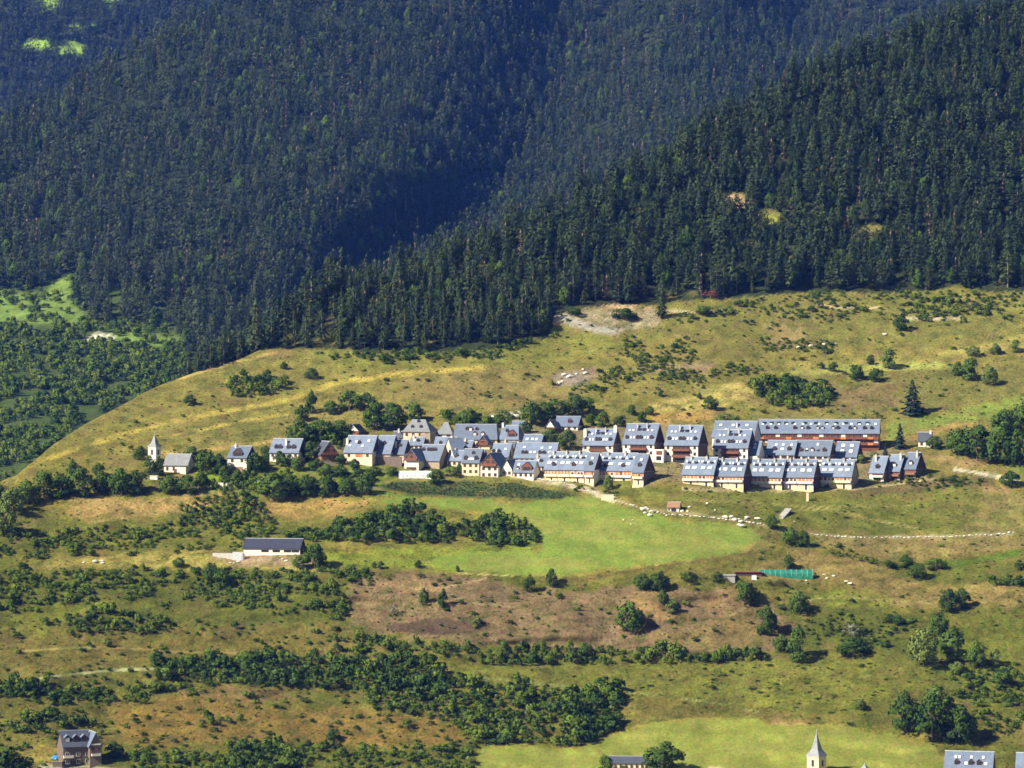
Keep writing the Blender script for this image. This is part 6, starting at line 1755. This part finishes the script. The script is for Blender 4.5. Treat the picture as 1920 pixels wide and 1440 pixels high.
# stone steps
x, y, z = at_a(1462, 972)
e = new_ob("stone_steps", None, loc=(x, y, z), rz=math.radians(-32), label="grey stone steps climbing the bank below the front row", cat="steps")
for k in range(12):
    q = at_a(1462 + k * 1.7, 972 - k * 2.0)
    part("step", [(-1.6, 1.6, k * 0.72, k * 0.72 + 0.85, k * 0.36 - 0.5, k * 0.36 + 0.12)], "grey_stone", e)
part("side_wall", [(-1.95, -1.62, 0, 9.4, -0.5, 0.6), ], "grey_stone", e)

def tunnel(name, label, px, row, L, R, th, mat, nseg=9, cat="tunnel", hoops=9):
    x, y, z = at_a(px, row)
    e = new_ob(name, None, loc=(x, y, z + 0.9), rz=math.radians(th), label=label, cat=cat)
    vs, fs = [], []
    nl = 14
    for i in range(nl):
        for j in range(nseg):
            a = math.pi * j / (nseg - 1)
            w = 1 + 0.03 * math.sin(i * 2.1 + j)
            vs.append((-L / 2 + L * i / (nl - 1), R - math.cos(a) * R * w, math.sin(a) * R * 0.85 * w - (1.4 if j in (0, nseg - 1) else 0.3)))
    for i in range(nl - 1):
        for j in range(nseg - 1):
            p = i * nseg + j
            fs.append((p, p + nseg, p + nseg + 1, p + 1))
    fs.append(tuple(range(nseg))[::-1]); fs.append(tuple(range((nl - 1) * nseg, nl * nseg)))
    new_ob("cover", mesh("cover", vs, fs, [MAT[mat]], smooth=False), e)
    for k in range(hoops):
        u = -L / 2 + L * k / (hoops - 1)
        hv, hf = [], []
        for j in range(nseg):
            a = math.pi * j / (nseg - 1)
            for du in (-0.06, 0.06):
                hv.append((u + du, R - math.cos(a) * R * 1.05, math.sin(a) * R * 0.9 - 0.3))
        for j in range(nseg - 1): hf.append((2 * j, 2 * j + 1, 2 * j + 3, 2 * j + 2))
        new_ob("hoop", mesh("hoop", hv, hf, [MAT["sheet_grey"]]), e)
    return e
tunnel("plastic_tunnel", "white plastic growing tunnel below the old village", 778, 897, 14.5, 3.2, -3, "poly_white", cat="greenhouse")
tunnel("green_tunnel", "long green tarpaulin tunnel on the dry slope", 1474, 1083, 22, 3.0, 0, "tarp_green", hoops=11, cat="tarpaulin")
# blue tarpaulin beside the brown house
def mound(name, label, px, row, a, b_, h, mat, cat):
    x, y, z = at_a(px, row)
    vs, fs = [], []
    nr, ns = 5, 12
    for i in range(nr):
        t = i / (nr - 1) * math.pi / 2
        for j in range(ns):
            p = 2 * math.pi * j / ns
            k = 1 + 0.10 * math.sin(j * 2.3 + i)
            vs.append((math.cos(p) * math.cos(t) * a * k, math.sin(p) * math.cos(t) * b_ * k, math.sin(t) * h - 0.2))
    for i in range(nr - 1):
        for j in range(ns):
            fs.append((i * ns + j, i * ns + (j + 1) % ns, (i + 1) * ns + (j + 1) % ns, (i + 1) * ns + j))
    e = new_ob(name, None, loc=(x, y, z), label=label, cat=cat)
    new_ob("cover", mesh("cover", vs, fs, [MAT[mat]]), e)
    part("weight", [(-a * 1.1, -a * 0.8, -b_ - 0.3, -b_ + 0.1, -0.2, 0.3)], "grey_stone", e)
mound("blue_tarpaulin", "blue tarpaulin heap left of the brown house at lower left", 106, 1422, 2.0, 1.4, 1.5, "tarp_blue", "tarpaulin")
free_box("terrace_wall", "low dark terrace wall before the brown house at lower left", "wall", 122, 1437, 9, 0.7, 1.6, 10, "dark_stone_and_shade", extra=[("coping", [(-4.7, 4.7, -0.1, 0.8, 1.6, 1.75)], "grey_stone")])

# ------------------------------------------------------------------ haze: the blue air of the valley
def build_haze():
    x0, x1, y0, y1, z0, z1 = -1500.0, 1500.0, -120.0, 6200.0, -240.0, 1050.0
    vs = [(x, y, z) for x in (x0, x1) for y in (y0, y1) for z in (z0, z1)]
    fs = [(0, 1, 3, 2), (4, 6, 7, 5), (0, 4, 5, 1), (2, 3, 7, 6), (0, 2, 6, 4), (1, 5, 7, 3)]
    m = bpy.data.materials.new("haze")
    m.use_nodes = True
    t = m.node_tree; t.nodes.clear()
    o = t.nodes.new("ShaderNodeOutputMaterial"); v = t.nodes.new("ShaderNodeVolumePrincipled")
    v.inputs["Color"].default_value = (0.075, 0.215, 1.0, 1)
    v.inputs["Absorption Color"].default_value = (1, 1, 1, 1)
    v.inputs["Density"].default_value = 0.38e-4
    v.inputs["Anisotropy"].default_value = 0.0
    t.links.new(v.outputs[0], o.inputs["Volume"])
    new_ob("haze", mesh("haze", vs, fs, [m]), kind="stuff", label="thin blue haze filling the valley air", cat="haze")
build_haze()
